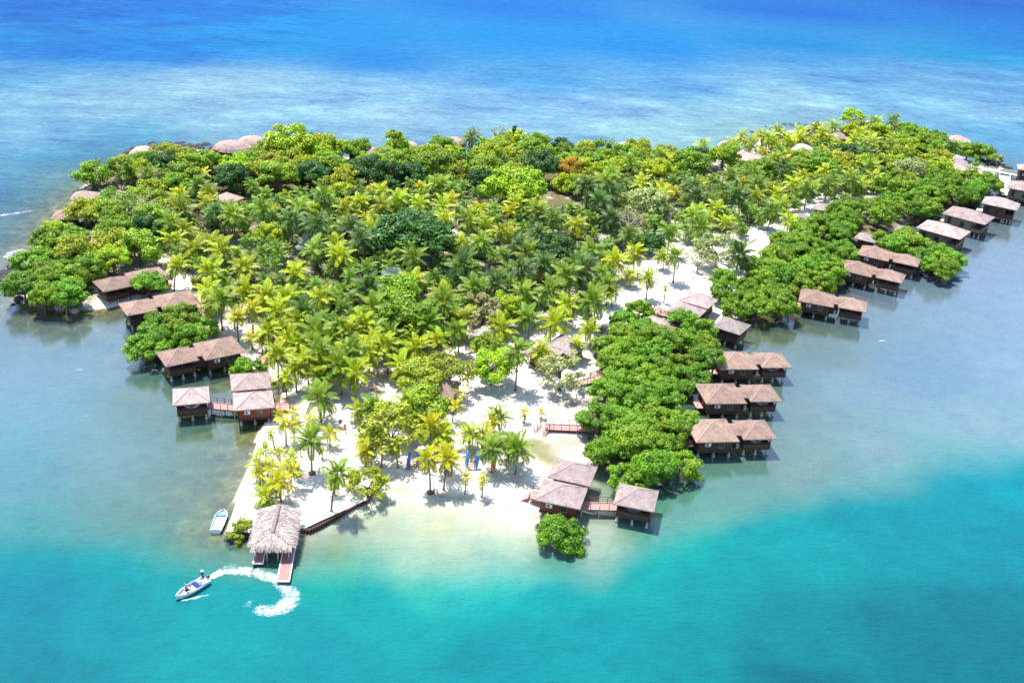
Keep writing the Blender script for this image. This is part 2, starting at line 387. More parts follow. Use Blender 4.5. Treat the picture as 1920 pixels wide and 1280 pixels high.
def build_ground():
    me = bpy.data.meshes.new('ground'); me.from_pydata(np.column_stack([Q, HF]).tolist(), [], FACES)
    me.polygons.foreach_set('use_smooth', [True] * len(FACES))
    nA = np.zeros(len(Q)); nA[NEAR] = fbm(Q[NEAR], 0.22, 5.5)
    PT = soft_in(wpoly([(20,540),(60,470),(130,440),(140,380),(200,360),(330,400),(300,470),(240,500),(200,560),(150,585),(60,580)]), 4) + soft_in(wpoly([(1125,640),(1240,610),(1340,620),(1300,680),(1200,760),(1140,850),(1100,860),(1105,780)]), 3) + soft_in(wpoly([(1400,560),(1480,470),(1600,420),(1720,380),(1850,345),(1790,395),(1640,450),(1480,560)]), 4) + .8 * soft_in(wpoly([(1450,262),(1560,245),(1660,245),(1740,280),(1800,310),(1780,340),(1640,370),(1560,350),(1480,340)]), 5)
    lit = np.clip(1.1 * PT + 0.95 * soft_in(LITTER, 10) + 1.0 * soft_in(BACK, 8) + 0.5 * nA * INS, 0, 1)
    attr_f(me, 'litter', lit * INS)
    alg = np.clip(blob(1012, 850, 3.2) + blob(1030, 870, 2.4) + blob(1000, 838, 2) + 0.4 * nA * blob(1015, 850, 5), 0, 1)
    attr_f(me, 'algae', alg); attr_f(me, 'wet', np.clip(1 - np.abs(HF - .02) / .13, 0, 1) * (DB < 16))
    tan = np.clip(blob(1062, 838, 5.0) + blob(1120, 740, 3.0) + 0.8 * blob(1080, 770, 4) + 0.5 * blob(420, 630, 6), 0, 1)
    attr_f(me, 'tan', tan)
    bed = np.clip(1 - DB / 22, 0, 1); bed[INS] = 1
    attr_f(me, 'sandbed', bed)
    m, n, l, b = new_mat('white sand'); nt = m.node_tree
    f = nz(nt, 0.5, 6, 0.7); f2 = nz(nt, 6, 4, 0.7)
    sand = ramp(nt, f, [(0.3, (0.56, 0.50, 0.42)), (0.55, (0.68, 0.635, 0.56)), (0.75, (0.74, 0.70, 0.63))])
    sand = mixc(nt, 0.35, sand, ramp(nt, f2, [(0.3, (0.72, 0.7, 0.67)), (0.6, (1.0, 1.0, 1.0))]), 'MULTIPLY')
    fl = ramp(nt, nz(nt, 1.7, 3, 0.6), [(0.60, (0, 0, 0)), (0.68, (.8, .8, .8))]); sand = mixc(nt, fl, sand, (0.40, 0.34, 0.26))
    sand = mixc(nt, attr(nt, 'wet'), sand, mixc(nt, 1.0, sand, (0.60, 0.58, 0.50), 'MULTIPLY'))
    litc = ramp(nt, nz(nt, 0.9, 6, 0.75), [(0.3, (0.045, 0.045, 0.022)), (0.5, (0.14, 0.115, 0.06)), (0.7, (0.09, 0.12, 0.03))])
    lf = mth(nt, 'MULTIPLY', attr(nt, 'litter'), ramp(nt, nz(nt, 0.35, 5, 0.7), [(0.22, (0, 0, 0)), (0.42, (1, 1, 1))]))
    c = mixc(nt, lf, sand, litc)
    c = mixc(nt, mth(nt, 'MULTIPLY', attr(nt, 'algae'), 0.9), c, ramp(nt, f, [(0.3, (0.10, 0.125, 0.02)), (0.7, (0.17, 0.19, 0.04))]))
    c = mixc(nt, mth(nt, 'MULTIPLY', attr(nt, 'tan'), 0.85), c, ramp(nt, f2, [(0.3, (0.16, 0.125, 0.09)), (0.6, (0.34, 0.30, 0.25))]))
    bedc = ramp(nt, nz(nt, 0.35, 7, 0.8), [(0.34, (0.05, 0.042, 0.010)), (0.48, (0.13, 0.105, 0.026)), (0.56, (0.20, 0.165, 0.05)), (0.68, (0.34, 0.29, 0.13))])
    c = mixc(nt, attr(nt, 'sandbed'), bedc, c)
    l.new(c, b.inputs['Base Color']); b.inputs['Roughness'].default_value = 0.95; b.inputs['Specular IOR Level'].default_value = 0.1
    bump(nt, nz(nt, 3.0, 6, 0.7), 0.5, 0.08, b)
    me.materials.append(m)
    o = obj('ground', me); tag(o, kind='structure'); return o
build_ground()

WATER_PTS = [
 # open sea beyond the reef
 (60,20,4,121,215),(400,20,4,132,226),(960,15,4,137,232),(1500,20,0,123,222),(1900,20,0,114,211),(100,95,10,135,222),(300,95,30,140,226),(500,80,16,162,232),
 (700,110,46,150,230),(960,80,14,160,236),(1200,90,10,155,236),(1500,90,20,153,226),(1800,110,45,164,222),(1900,70,18,139,222),(620,60,11,158,236),
 # reef band
 (30,150,109,178,224),(120,190,149,199,226),(300,200,158,208,231),(420,170,166,212,231),(600,180,153,206,235),(760,215,166,212,235),(900,190,139,195,235),(1000,150,88,170,231),
 (1100,200,143,197,235),(1250,160,109,180,231),(1350,230,168,220,235),(1500,190,168,218,235),(1600,150,109,176,226),(1700,190,139,199,233),(1880,160,113,176,226),(1850,210,147,201,233),(1900,260,118,189,231),(1780,160,116,176,224),
 (450,240,158,210,235),(240,260,109,182,224),(620,240,158,208,235),(950,235,158,210,237),(1200,245,174,225,237),
 (60,260,139,195,228),(140,300,97,176,218),(40,330,122,189,220),(90,370,97,174,212),(30,420,118,176,210),(70,440,109,170,208),(10,480,122,178,210),
 # lagoon shallows, left
 (20,600,130,180,212),(100,620,142,190,212),(60,700,135,190,215),(200,700,147,199,217),(120,790,130,194,215),(280,770,130,182,175),(230,850,137,199,206),(40,860,98,188,206),
 (400,840,130,194,182),(350,930,135,196,189),(220,950,112,196,194),(80,960,62,190,196),(380,1000,128,207,187),(300,1000,103,207,194),
 
 # teal basin
 (60,1040,20,164,177,'basin'),(200,1040,34,173,180,'basin'),(320,1060,34,176,177,'basin'),(430,1040,76,178,159,'basin'),(40,1150,5,156,175,'basin'),(200,1180,5,164,177,'basin'),(400,1180,10,175,182,'basin'),(100,1260,0,149,167,'basin'),(600,1230,2,166,177,'basin'),(700,1120,19,178,180,'basin'),
 (620,1090,34,189,176,'basin'),(640,1050,81,209,168,'basin'),(760,1060,81,209,190,'basin'),(900,1060,67,205,195,'basin'),(1000,1100,22,178,180,'basin'),(1150,1060,34,181,177,'basin'),(1100,1180,2,167,177,'basin'),(900,1230,0,164,175,'basin'),(1300,1100,7,171,176,'basin'),(1300,1230,0,161,169,'basin'),
 (1500,1050,10,175,182,'basin'),(1500,1200,0,152,163,'basin'),(1510,1258,0,139,154,'basin'),(1700,1020,3,164,176,'basin'),(1700,1200,0,138,153,'basin'),(1880,1000,0,158,176,'basin'),(1880,1200,0,136,154,'basin'),(1900,920,17,173,190,'basin'),(1250,1040,50,189,182,'basin'),(1800,960,15,166,182,'basin'),
 # edge of the shallows, right
 (1300,985,114,208,189),(1400,970,112,197,185),(1500,950,107,195,187),(1600,925,114,197,196),(1700,905,116,201,201),(1800,880,121,203,206),(1900,850,130,208,215),
 (1500,870,147,193,187),(1650,850,154,201,206),(1850,800,161,206,222),(1500,780,145,188,189),(1600,720,156,197,217),(1750,700,137,186,220),(1880,700,161,203,233),
 (1520,660,130,170,168),(1750,560,156,193,222),(1880,560,163,197,235),(1850,480,161,193,227),(1880,420,145,177,196),(1440,690,130,180,185),
 # beach front
 (700,960,256,270,232),(800,950,278,280,240),(900,970,276,278,238),(980,985,250,262,232),(760,1000,235,262,225),(900,1010,215,255,225),(980,1030,120,204,186),(640,1000,160,208,182),
]

def build_water():
    me = bpy.data.meshes.new('sea_water'); me.from_pydata(np.column_stack([Q, np.zeros(len(Q))]).tolist(), [], FACES)
    me.polygons.foreach_set('use_smooth', [True] * len(FACES))
    cp = np.array([G(p[0], p[1])[:2] for p in WATER_PTS]); cc = np.array([lin(p[2:5]) for p in WATER_PTS])
    warp = np.zeros_like(Q); w1 = fbm(Q, 0.035, 1.7); w2 = fbm(Q, 0.035, 9.2); w3 = fbm(Q, 0.14, 4.4); warp[:, 0] = w1 * 5 + w3 * 1.2; warp[:, 1] = w2 * 5 + w3 * 1.0
    QQ = Q + warp
    def field(sel):
        out = np.zeros((len(Q), 3)); a, c = cp[sel], cc[sel]
        for s in range(0, len(Q), 8000):
            q = QQ[s:s + 8000]
            rng = np.hypot(q[:, 0], q[:, 1]).clip(90, 900)      # patches grow with distance
            d2 = ((q[:, None, :] - a[None]) ** 2).sum(2) / (rng[:, None] ** 2)
            w = 1 / (d2 + 4e-4) ** 1.8
            out[s:s + 8000] = (w @ c) / w.sum(1)[:, None]
        return out
    basin = np.array([p[5:] == ('basin',) for p in WATER_PTS])
    EDGE = wpoly([(-400,1000),(60,1000),(200,1012),(330,1040),(440,1066),(520,1078),(600,1062),(700,1050),(800,1048),(960,1050),(1060,1058),(1130,1036),(1220,1012),(1300,990),(1400,972),(1500,952),(1650,917),(1800,882),(2100,815)])
    dd = seg_dist(QQ, EDGE, False)
    ycut = np.interp(QQ[:, 0], EDGE[:, 0], EDGE[:, 1])
    sd = np.where(QQ[:, 1] < ycut, dd, -dd)
    wide = np.interp(Q[:, 0], [-60, -25, 10, 30, 80], [8, 7, 6, 5, 5])
    k = np.clip(sd / wide * 0.5 + 0.5, 0, 1); k = (k * k * (3 - 2 * k))[:, None]
    out = field(~basin) * (1 - k) + field(basin) * k
    # calm lagoon shelf: reflection boosted beyond real water to put in sky glare
    sea = np.clip((Q[:, 1] - 310) / 30, 0, 1)
    sea = np.maximum(sea, np.clip((Q[:, 1] - 250) / 40, 0, 1) * np.clip((90 - Q[:, 0]) / 40, 0, 1))
    sea = np.maximum(sea, np.clip((-Q[:, 0] - 90) / 25, 0, 1) * np.clip((Q[:, 1] - 195) / 25, 0, 1))
    calm_glare = (1 - k[:, 0]) * (1 - sea) * np.clip((DB - 5) / 16, 0, 1) * np.clip(1 - (np.abs(Q[:, 0] - 30) - 200) / 100, 0, 1)
    attr_f(me, 'calm_glare', calm_glare); cm = calm_glare[:, None]
    spec = np.array([0.030, 0.045, 0.065])
    alb = np.clip((out / WATER_GAIN - spec * (WATER_SPEC + CALM_SPEC * cm)), np.array([0.0015, 0.004, 0.004]), 0.9)
    alb = alb * (1 - .2 * cm) + np.array([0.115, 0.115, 0.045]) * .2 * cm  # lagoon colour keeps blue-grey sky glare painted in, plus some olive sea-grass bed
    head = np.array(G(1512, 1262)[:2]); alb *= (1 - .22 * np.exp(-(np.hypot(*((QQ - head) * [.55, 1.2]).T) / 2.2) ** 2))[:, None]
    attr_c(me, 'water_colour', alb)
    depth = np.clip(-HF, 0, 9)
    kap = 0.6 + 1.1 * np.clip((DB - 8) / 26, 0, 1)
    attr_f(me, 'opacity', 1 - np.exp(-depth / kap) * (1 - k[:, 0]) * (1 - np.clip((Q[:, 1] - 240) / 60, 0, 1) * .6))
    far = np.clip((Q[:, 1] - 200) / 150 - np.abs(Q[:, 0] - 40) / 900, 0, 1)
    side = np.clip((-Q[:, 0] - 85) / 30, 0, 1) * np.clip((Q[:, 1] - 190) / 30, 0, 1)
    yy = Q[:, 1] - .45 * Q[:, 0] + 12 * w1
    reef = np.maximum(np.clip((yy - 285) / 25, 0, 1) * np.clip((475 - yy) / 70, 0, 1), side * .8)
    attr_f(me, 'reef', reef)
    attr_f(me, 'open_sea', np.maximum(np.clip((Q[:, 1] - 250) / 60, 0, 1), side))
    m, n, l, b = new_mat('sea water'); nt = m.node_tree
    n.remove(b)
    c = attr(nt, 'water_colour', 'Color')
    # reef: pale sand channels and violet grey coral heads
    rn = nz(nt, 0.055, 7, 0.75, vec_scale=(0.6, 1.0, 1), rot=-0.42)
    reefc = ramp(nt, rn, [(0.36, (0.58, 0.66, 0.82)), (0.46, (0.92, 0.94, 1)), (0.53, (1.0, 1.03, 1.0)), (0.59, (1.3, 1.24, 1.1)), (0.68, (1.5, 1.38, 1.16))])
    c = mixc(nt, attr(nt, 'reef'), c, mixc(nt, 1.0, c, reefc, 'MULTIPLY'))
    # sea grass mottling everywhere
    gn = nz(nt, 0.2, 7, 0.8)
    c = mixc(nt, 0.7, c, ramp(nt, gn, [(0.34, (0.68, 0.78, 0.80)), (0.46, (0.92, 0.95, 0.96)), (0.54, (1.04, 1.03, 1.02)), (0.68, (1.24, 1.18, 1.12))]), 'MULTIPLY')
    dif = nt.nodes.new('ShaderNodeBsdfDiffuse'); l.new(c, dif.inputs['Color'])
    tr = nt.nodes.new('ShaderNodeBsdfTransparent'); tr.inputs['Color'].default_value = (0.90, 0.97, 0.95, 1)
    body = nt.nodes.new('ShaderNodeMixShader'); l.new(attr(nt, 'opacity'), body.inputs[0]); l.new(tr.outputs[0], body.inputs[1]); l.new(dif.outputs[0], body.inputs[2])
    # ripples: short chop in the lagoon, long crests on the open sea
    chop = nz(nt, 0.8, 4, 0.7, vec_scale=(0.6, 1.7, 1), rot=0.25)
    swell = nz(nt, 0.3, 4, 0.65, vec_scale=(0.32, 1.5, 1), rot=-0.35)
    hgt = mth(nt, 'ADD', mth(nt, 'MULTIPLY', chop, 0.95), mth(nt, 'MULTIPLY', swell, mth(nt, 'MULTIPLY_ADD', attr(nt, 'open_sea'), 3.4, 0.3)))
    bp = nt.nodes.new('ShaderNodeBump'); bp.inputs['Strength'].default_value = 0.32; bp.inputs['Distance'].default_value = 0.2
    l.new(mth(nt, 'MULTIPLY', hgt, mth(nt, 'MULTIPLY_ADD', attr(nt, 'calm_glare'), -.6, 1.0)), bp.inputs['Height'])
    gl = nt.nodes.new('ShaderNodeBsdfGlossy'); l.new(mth(nt, 'MULTIPLY_ADD', attr(nt, 'calm_glare'), -.06, .12), gl.inputs['Roughness']); l.new(bp.outputs[0], gl.inputs['Normal'])
    bd = nt.nodes.new('ShaderNodeBump'); bd.inputs['Strength'].default_value = 0.9; bd.inputs['Distance'].default_value = 0.8
    l.new(hgt, bd.inputs['Height']); l.new(bd.outputs[0], dif.inputs['Normal'])
    fr = nt.nodes.new('ShaderNodeFresnel'); fr.inputs['IOR'].default_value = 1.38; l.new(bp.outputs[0], fr.inputs['Normal'])
    ms = nt.nodes.new('ShaderNodeMixShader'); cal = attr(nt, 'calm_glare')  # lagoon reflects more than real water, which adds the glare
    l.new(mth(nt, 'MINIMUM', mth(nt, 'MULTIPLY', fr.outputs[0], mth(nt, 'MULTIPLY_ADD', cal, 2.2, 1.0)), mth(nt, 'MULTIPLY_ADD', cal, .20, .055)), ms.inputs[0]); l.new(body.outputs[0], ms.inputs[1]); l.new(gl.outputs[0], ms.inputs[2])
    l.new(ms.outputs[0], n['Material Output'].inputs[0])
    me.materials.append(m)
    o = obj('sea_water', me); tag(o, kind='structure'); return o
WATER_GAIN, WATER_SPEC, CALM_SPEC = 2.6, 0.25, 0.3
build_water()
#@@HOUSES
# ------------------------------------------------------------------ buildings
def set_uv(me, dirs):
    uv = me.uv_layers.new(name='UVMap')
    for p, (o, a, b) in zip(me.polygons, dirs):
        for li in p.loop_indices:
            q = me.vertices[me.loops[li].vertex_index].co - o; uv.data[li].uv = (q.dot(a), q.dot(b))

def roof_mesh(w, d, z, rise, ridge=0.0, th=0.16, curve=0.0):
    """hipped roof, eave rectangle w x d at height z; ridge = length of the ridge along the longer side; curve bows the slopes"""
    lx = ridge / 2 if w >= d else 0.0; ly = ridge / 2 if d > w else 0.0
    rings = []; steps = 4 if curve else 1
    for k in range(steps + 1):
        t = k / steps; x = w / 2 * (1 - t) + lx * t; y = d / 2 * (1 - t) + ly * t
        zz = z + rise * (t + curve * math.sin(PI * t) * 0.5)
        rings.append([(-x, -y, zz), (x, -y, zz), (x, y, zz), (-x, y, zz)])
    b = MB(); b.grid(rings)
    n = len(b.f); b.f = [f for f in b.f]
    low = [(x, y, z - th) for x, y, _ in rings[0]]
    b.grid([low, rings[0]], m=1)
    b.face(list(reversed(low)), 1)
    return b, rings

def finish_roof(b, name, mats, parent, loc=(0, 0, 0)):
    me = b.mesh(name, mats); dirs = []
    for p in me.polygons:
        nrm = p.normal; a = Vector((0, 0, 1)).cross(nrm)
        a = a.normalized() if a.length > 1e-4 else Vector((1, 0, 0)); c = nrm.cross(a)
        dirs.append((me.vertices[p.vertices[0]].co.copy(), a, c))
    set_uv(me, dirs)
    return obj(name, me, parent, loc)

def hip_roof(parent, w, d, z, rise, mat, ridge=0.0, at=(0, 0), curve=0.0, caps=True):
    b, rings = roof_mesh(w, d, z, rise, ridge, 0.16, curve)
    r = finish_roof(b, 'roof', [M[mat], M['fascia']], parent, (at[0], at[1], 0))
    if caps:
        c = MB()
        for k in range(4):
            pts = [Vector(rg[k]) + Vector((0, 0, 0.02)) for rg in rings]
            c.tube(pts, 0.07, 4)
        if ridge: c.tube([Vector(rings[-1][0]) + Vector((0, 0, .03)), Vector(rings[-1][1 if w >= d else 3]) + Vector((0, 0, .03))], 0.08, 4)
        c.build('ridge_cap', M['ridge'], r)
    return r

def dome_roof(parent, w, d, z, rise, mat, n=10):
    b = MB(); rings = []
    for t, q in ((1.0, 0.0), (0.86, 0.36), (0.62, 0.70), (0.34, 0.91), (0.10, 0.99), (0.0, 1.0)):
        rings.append([(math.cos(2 * PI * (k + .5) / n) * w / 2 * t, math.sin(2 * PI * (k + .5) / n) * d / 2 * t, z + rise * q) for k in range(n)])
    b.grid(rings); low = [(x, y, z - 0.14) for x, y, _ in rings[0]]
    b.grid([low, rings[0]], m=1); b.face(list(reversed(low)), 1)
    r = finish_roof(b, 'roof', [M[mat], M['fascia']], parent)
    c = MB(); c.tube([(0, 0, z + rise - 0.05), (0, 0, z + rise + 0.22)], [0.22, 0.1], 8); c.build('finial', M['ridge'], r)
    return r

def window(parent, x, y, z, w, h, rz=0.0, frame='frame'):
    """window set into a wall; its face looks along local -y turned by rz"""
    f = MB(); t = 0.09
    for q in (((0, 0, h / 2), (w + t, 0.10, t)), ((0, 0, -h / 2), (w + t, 0.10, t)), ((-w / 2, 0, 0), (t, 0.10, h)), ((w / 2, 0, 0), (t, 0.10, h)), ((0, 0, 0), (0.05, 0.07, h))):
        f.box(*q)
    fr = f.build('window', M[frame], parent, (x, y, z), (0, 0, rz))
    one('pane', M['glass'], fr, ((0, 0.02, 0), (w, 0.03, h)))
    one('sill', M[frame], fr, ((0, -0.06, -h / 2 - 0.07), (w + 0.25, 0.18, 0.05)))
    return fr

def door(parent, x, y, z, w, h, rz=0.0, mat='rail'):
    d = one('door', M[mat], parent, ((0, 0, 0), (w, 0.08, h)), loc=(x, y, z), rot=(0, 0, rz))
    one('handle', M['white'], d, ((w * 0.38, -0.07, 0), (0.05, 0.06, 0.16)))
    return d

def air_conditioner(parent, x, y, z, rz=0.0):
    a = one('air_conditioner', M['white'], parent, ((0, 0, 0), (0.95, 0.42, 0.62)), loc=(x, y, z), rot=(0, 0, rz))
    g = MB(); g.tube([(-0.12, -0.215, 0), (-0.12, -0.235, 0)], 0.23, 12); g.build('fan_grille', M['metal_grey'], a)
    for s in (-.35, .35): one('bracket', M['metal_grey'], a, ((s, .05, -.36), (.05, .3, .06)))

def pilings(parent, xs, ys, top, r=0.14):
    for x in xs:
        for y in ys:
            b = MB(); b.tube([(x, y, -1.6), (x, y, top)], r, 8); b.box((x, y, 0.22), (r * 3.2, r * 3.2, 0.3))
            b.build('piling', M['pile'], parent)

def railing(parent, p0, p1, h=0.95, mat='rail', n=None, infill=True):
    p0, p1 = Vector(p0), Vector(p1); L = (p1 - p0).length; n = n or max(1, round(L / 1.3)); b = MB()
    for k in range(n + 1):
        q = p0.lerp(p1, k / n); b.box((q.x, q.y, q.z + h / 2), (0.09, 0.09, h))
    for z, r in ((h, 0.055), (h * 0.58, 0.035), (h * 0.25, 0.03)):
        b.tube([p0 + Vector((0, 0, z)), p1 + Vector((0, 0, z))], r, 4)
    return b.build('railing', M[mat], parent)

FLOOR, EAVE = 1.35, 3.6

def cabin_body(parent, x0, y0, w, d, wall, front='both', ac=True, floor=FLOOR, top=EAVE + 0.35, frame='frame', piles=True, face_door=True):
    """walled room: wall, floor, windows, door, air conditioner, pilings"""
    one('wall', M[wall], parent, ((x0, y0, (floor + top) / 2), (w, d, top - floor)))
    one('floor', M['dark_wood'], parent, ((x0, y0, floor - 0.14), (w + 0.3, d + 0.3, 0.26)))
    if piles: pilings(parent, [x0 - w / 2 + .25, x0, x0 + w / 2 - .25], [y0 - d / 2 + .2, y0 + d / 2 - .2], floor - .2)
    for s in (-1, 1):
        rz = 0 if s < 0 else PI; yy = y0 + s * (d / 2 + 0.03)
        if front == 'both' or s < 0:
            window(parent, x0 + 0.17 * w * -s, yy, floor + 1.25, 0.95, 1.15, rz, frame)
            if ac: air_conditioner(parent, x0 + 0.24 * w * s, y0 + s * (d / 2 + 0.2), floor + 1.4, rz)
    if face_door: door(parent, x0 - w / 2 - 0.03, y0, floor + 1.02, 0.9, 2.0, -PI / 2)

def open_body(parent, x0, y0, w, d, floor=FLOOR, top=EAVE, half=0.8, mat='wall_dark', piles=True, gap=None):
    """open sided room: floor, half walls, corner posts, rails, pilings"""
    one('floor', M['dark_wood'], parent, ((x0, y0, floor - 0.14), (w, d, 0.26)))
    for nm, c, s in (('half_wall', (x0, y0 - d / 2 + .06, floor + half / 2), (w, .1, half)), ('half_wall', (x0, y0 + d / 2 - .06, floor + half / 2), (w, .1, half)),
                     ('half_wall', (x0 + w / 2 - .06, y0, floor + half / 2), (.1, d - .24, half))):
        one(nm, M[mat], parent, (c, s))
    for sx in (-1, 0, 1):
        for sy in (-1, 1):
            one('post', M['dark_wood'], parent, ((x0 + sx * (w / 2 - .08), y0 + sy * (d / 2 - .08), (floor + top) / 2 + .1), (.14, .14, top - floor + .2)))
    b = MB()
    for sy in (-1, 1): b.box((x0, y0 + sy * (d / 2 - .08), floor + half + .25), (w, .07, .07))
    b.box((x0 + w / 2 - .08, y0, floor + half + .25), (.07, d - .3, .07)); b.build('hand_rail', M['rail'], parent)
    if piles: pilings(parent, [x0 - w / 2 + .25, x0, x0 + w / 2 - .25], [y0 - d / 2 + .2, y0 + d / 2 - .2], floor - .2)

def double_bungalow():
    t = empty('overwater_bungalow')
    # main room at the origin, porch room along +x
    hip_roof(t, 7.5, 7.3, EAVE, 1.75, 'roof_brown')
    hip_roof(t, 5.9, 6.15, EAVE, 1.45, 'roof_brown', at=(7.6, 0))
    # saddle roof that joins the two
    b = MB(); zt = EAVE + 1.15
    b.face([(1.0, -1.9, EAVE + .12), (7.0, -1.9, EAVE + .12), (7.0, 0, zt), (1.0, 0, zt)]); b.face([(7.0, 1.9, EAVE + .12), (1.0, 1.9, EAVE + .12), (1.0, 0, zt), (7.0, 0, zt)])
    b.face([(1.0, -1.9, EAVE), (1.0, 1.9, EAVE), (7.0, 1.9, EAVE), (7.0, -1.9, EAVE)], 1); b.face([(1.0, -1.9, EAVE), (7.0, -1.9, EAVE), (7.0, -1.9, EAVE + .12), (1.0, -1.9, EAVE + .12)], 1)
    b.face([(7.0, 1.9, EAVE), (1.0, 1.9, EAVE), (1.0, 1.9, EAVE + .12), (7.0, 1.9, EAVE + .12)], 1)
    finish_roof(b, 'saddle_roof', [M['roof_brown'], M['fascia']], t)
    cabin_body(t, 0.0, 0, 5.9, 5.7, 'wall_dark')
    one('passage_wall', M['wall_dark'], t, ((3.9, 0, (FLOOR + EAVE) / 2 + .02), (1.9, 3.0, EAVE - FLOOR)))
    one('passage_floor', M['dark_wood'], t, ((3.85, 0, FLOOR - .15), (1.5, 3.2, .22)))
    w = MB(); w.tube([(4.2, -1.95, FLOOR - .1), (4.2, -1.95, FLOOR + .75)], [.26, .26], 10); w.tube([(4.2, -1.95, FLOOR + .75), (4.2, -1.95, FLOOR + .88)], [.26, .1], 10)
    w.build('water_tank', M['pile'], t)
    open_body(t, 7.5, 0, 4.7, 4.9)
    one('back_wall', M['wall_dark'], t, ((5.2, 0, (FLOOR + EAVE) / 2), (.1, 4.6, EAVE - FLOOR)))
    # landing and steps on the land side
    one('landing', M['deck'], t, ((-3.75, 0, FLOOR - .12), (1.4, 2.4, .12)))
    railing(t, (-4.4, -1.15, FLOOR - .06), (-3.1, -1.15, FLOOR - .06)); railing(t, (-4.4, 1.15, FLOOR - .06), (-3.1, 1.15, FLOOR - .06))
    return t

def place(o, x, y, rz, name=None, label=None, cat='bungalow', group=None, z=0.0):
    o.location = (x, y, z); o.rotation_euler = (0, 0, rz)
    return tag(o, label, cat, group)

dbl = double_bungalow(); index_kids()
DOUBLES = [ # main room centre, direction of porch
 (34.62, 151.25, 0.165, 'brown roofed double bungalow on stilts, nearest of three parallel bungalows beside mangroves'),
 (38.10, 164.40, 0.163, 'brown roofed double bungalow on stilts, middle of three parallel bungalows beside mangroves'),
 (42.70, 178.00, 0.155, 'brown roofed double bungalow with leafy branch over its roof, farthest of three parallel bungalows'),
 (66.35, 211.10, -0.294, 'double bungalow alone over open brown shallows, right of the mangrove point'),
 (80.60, 230.50, -0.46, 'double bungalow, nearer of the close pair left of the round mangrove blob'),
 (87.75, 241.50, -0.44, 'double bungalow, farther of the close pair left of the round mangrove blob'),
 (-53.60, 168.45, 0.605 + PI, 'pink roofed double bungalow behind the three linked huts on the left shore'),
 (-67.40, 187.40, 0.611 + PI, 'double bungalow half covered by a big mangrove on the left shore'),
 (-76.70, 197.90, 0.72 + PI, 'farthest double bungalow of the left shore, beside dark mangrove point')]
HOUSES = []      # (x, y, phrase) landmarks for the tree labels
for k, (x, y, a, lab) in enumerate(DOUBLES):
    o = dbl if k == 0 else copy_tree(dbl)
    place(o, x, y, a, label=lab, group='double bungalows along the shore')

def hut(name, x, y, rz, w, d, label, roof='roof_pink', wall='wall_red', rise=1.5, ridge=0.0, z=0.0, floor=FLOOR, eave=EAVE, cat='hut', group=None, piles=True, ac=True, curve=0.0, dome=False, frame='frame', over=0.8):
    t = empty(name, (x, y, z), rz)
    if dome: dome_roof(t, w, d, eave, rise, roof)
    else: hip_roof(t, w, d, eave, rise, roof, ridge, curve=curve)
    cabin_body(t, 0, 0, w - 2 * over, d - 2 * over, wall, ac=ac, floor=floor, top=eave + 0.3, piles=piles, frame=frame)
    return tag(t, label, cat, group)

def pavilion(x, y, rz, w, d, label, roof='roof_pink'):
    t = empty('overwater_pavilion', (x, y, 0), rz)
    hip_roof(t, w, d, EAVE, 1.45, roof); open_body(t, 0, 0, w - 1.1, d - 1.1)
    one('back_wall', M['wall_dark'], t, ((-(w - 1.1) / 2 + .05, 0, FLOOR + .5), (.1, d - 3.4, 1.0)))
    return tag(t, label, 'pavilion', 'hip roofed pavilions over the water')

def boardwalk(label, p0, p1, width, z0, z1=None, rail='rail', deck='deck', sides=(1, 1), posts=True, cat='boardwalk', gaps=None):
    """straight raised walk between two points"""
    p0, p1 = Vector((p0[0], p0[1], 0)), Vector((p1[0], p1[1], 0)); dv = p1 - p0; L = dv.length; a = math.atan2(dv.y, dv.x); z1 = z0 if z1 is None else z1
    t = empty('boardwalk', (p0.x, p0.y, 0), a); b = MB(); th = 0.1
    rings = [[(x, -width / 2, z - th), (x, width / 2, z - th), (x, width / 2, z), (x, -width / 2, z)] for x, z in ((0, z0), (L, z1))]
    b.grid(rings, 0, True, True, True); b.build('deck', M[deck], t)
    s = MB()
    for sy in (-1, 1): s.tube([(0.02, sy * (width / 2 - .1), z0 - .2), (L - .02, sy * (width / 2 - .1), z1 - .2)], 0.09, 4)
    s.build('beam', M['rail'], t)
    for k, sy in enumerate((-1, 1)):
        if sides[k]: railing(t, (0.05, sy * (width / 2 - .06), z0), (L - .05, sy * (width / 2 - .06), z1), mat=rail)
    if posts:
        n = max(1, round(L / 2.6))
        for k in range(n + 1):
            x = 0.2 + (L - .4) * k / n
            for sy in (-1, 1):
                one('post', M['rail_pale'], t, ((x, sy * (width / 2 - .15), (z0 + (z1 - z0) * x / L) / 2 - .45), (.16, .16, z0 + (z1 - z0) * x / L + .7)))
    return tag(t, label, cat)

# --- linked huts, left shore
hut('stilt_hut', -44.90, 156.99, 0.321, 6.61, 6.05, 'pinkish hip roofed stilt hut, rear of the two touching huts on left shore', group='square stilt huts')
hut('stilt_hut', -42.72, 150.68, 0.310, 6.60, 5.95, 'red walled stilt hut at the quay edge with air conditioner under pinkish roof', group='square stilt huts')
pavilion(-53.26, 150.74, 0.324, 5.95, 5.75, 'dark open pavilion on stilts at the left end of the red walkway')
def loc(x, y, a, dx, dy): c, s = math.cos(a), math.sin(a); return (x + c * dx - s * dy, y + s * dx + c * dy)
boardwalk('red railed walkway joining the dark pavilion to the red hut on left shore', loc(-53.26, 150.74, .32, 2.6, .3), loc(-42.72, 150.68, .31, -2.7, 1.9), 2.2, FLOOR)
boardwalk('red railed deck running from the red walled hut to the white sand', loc(-42.72, 150.68, .31, 2.7, 1.2), loc(-42.72, 150.68, .31, 6.0, 1.1), 2.4, FLOOR, 1.2)
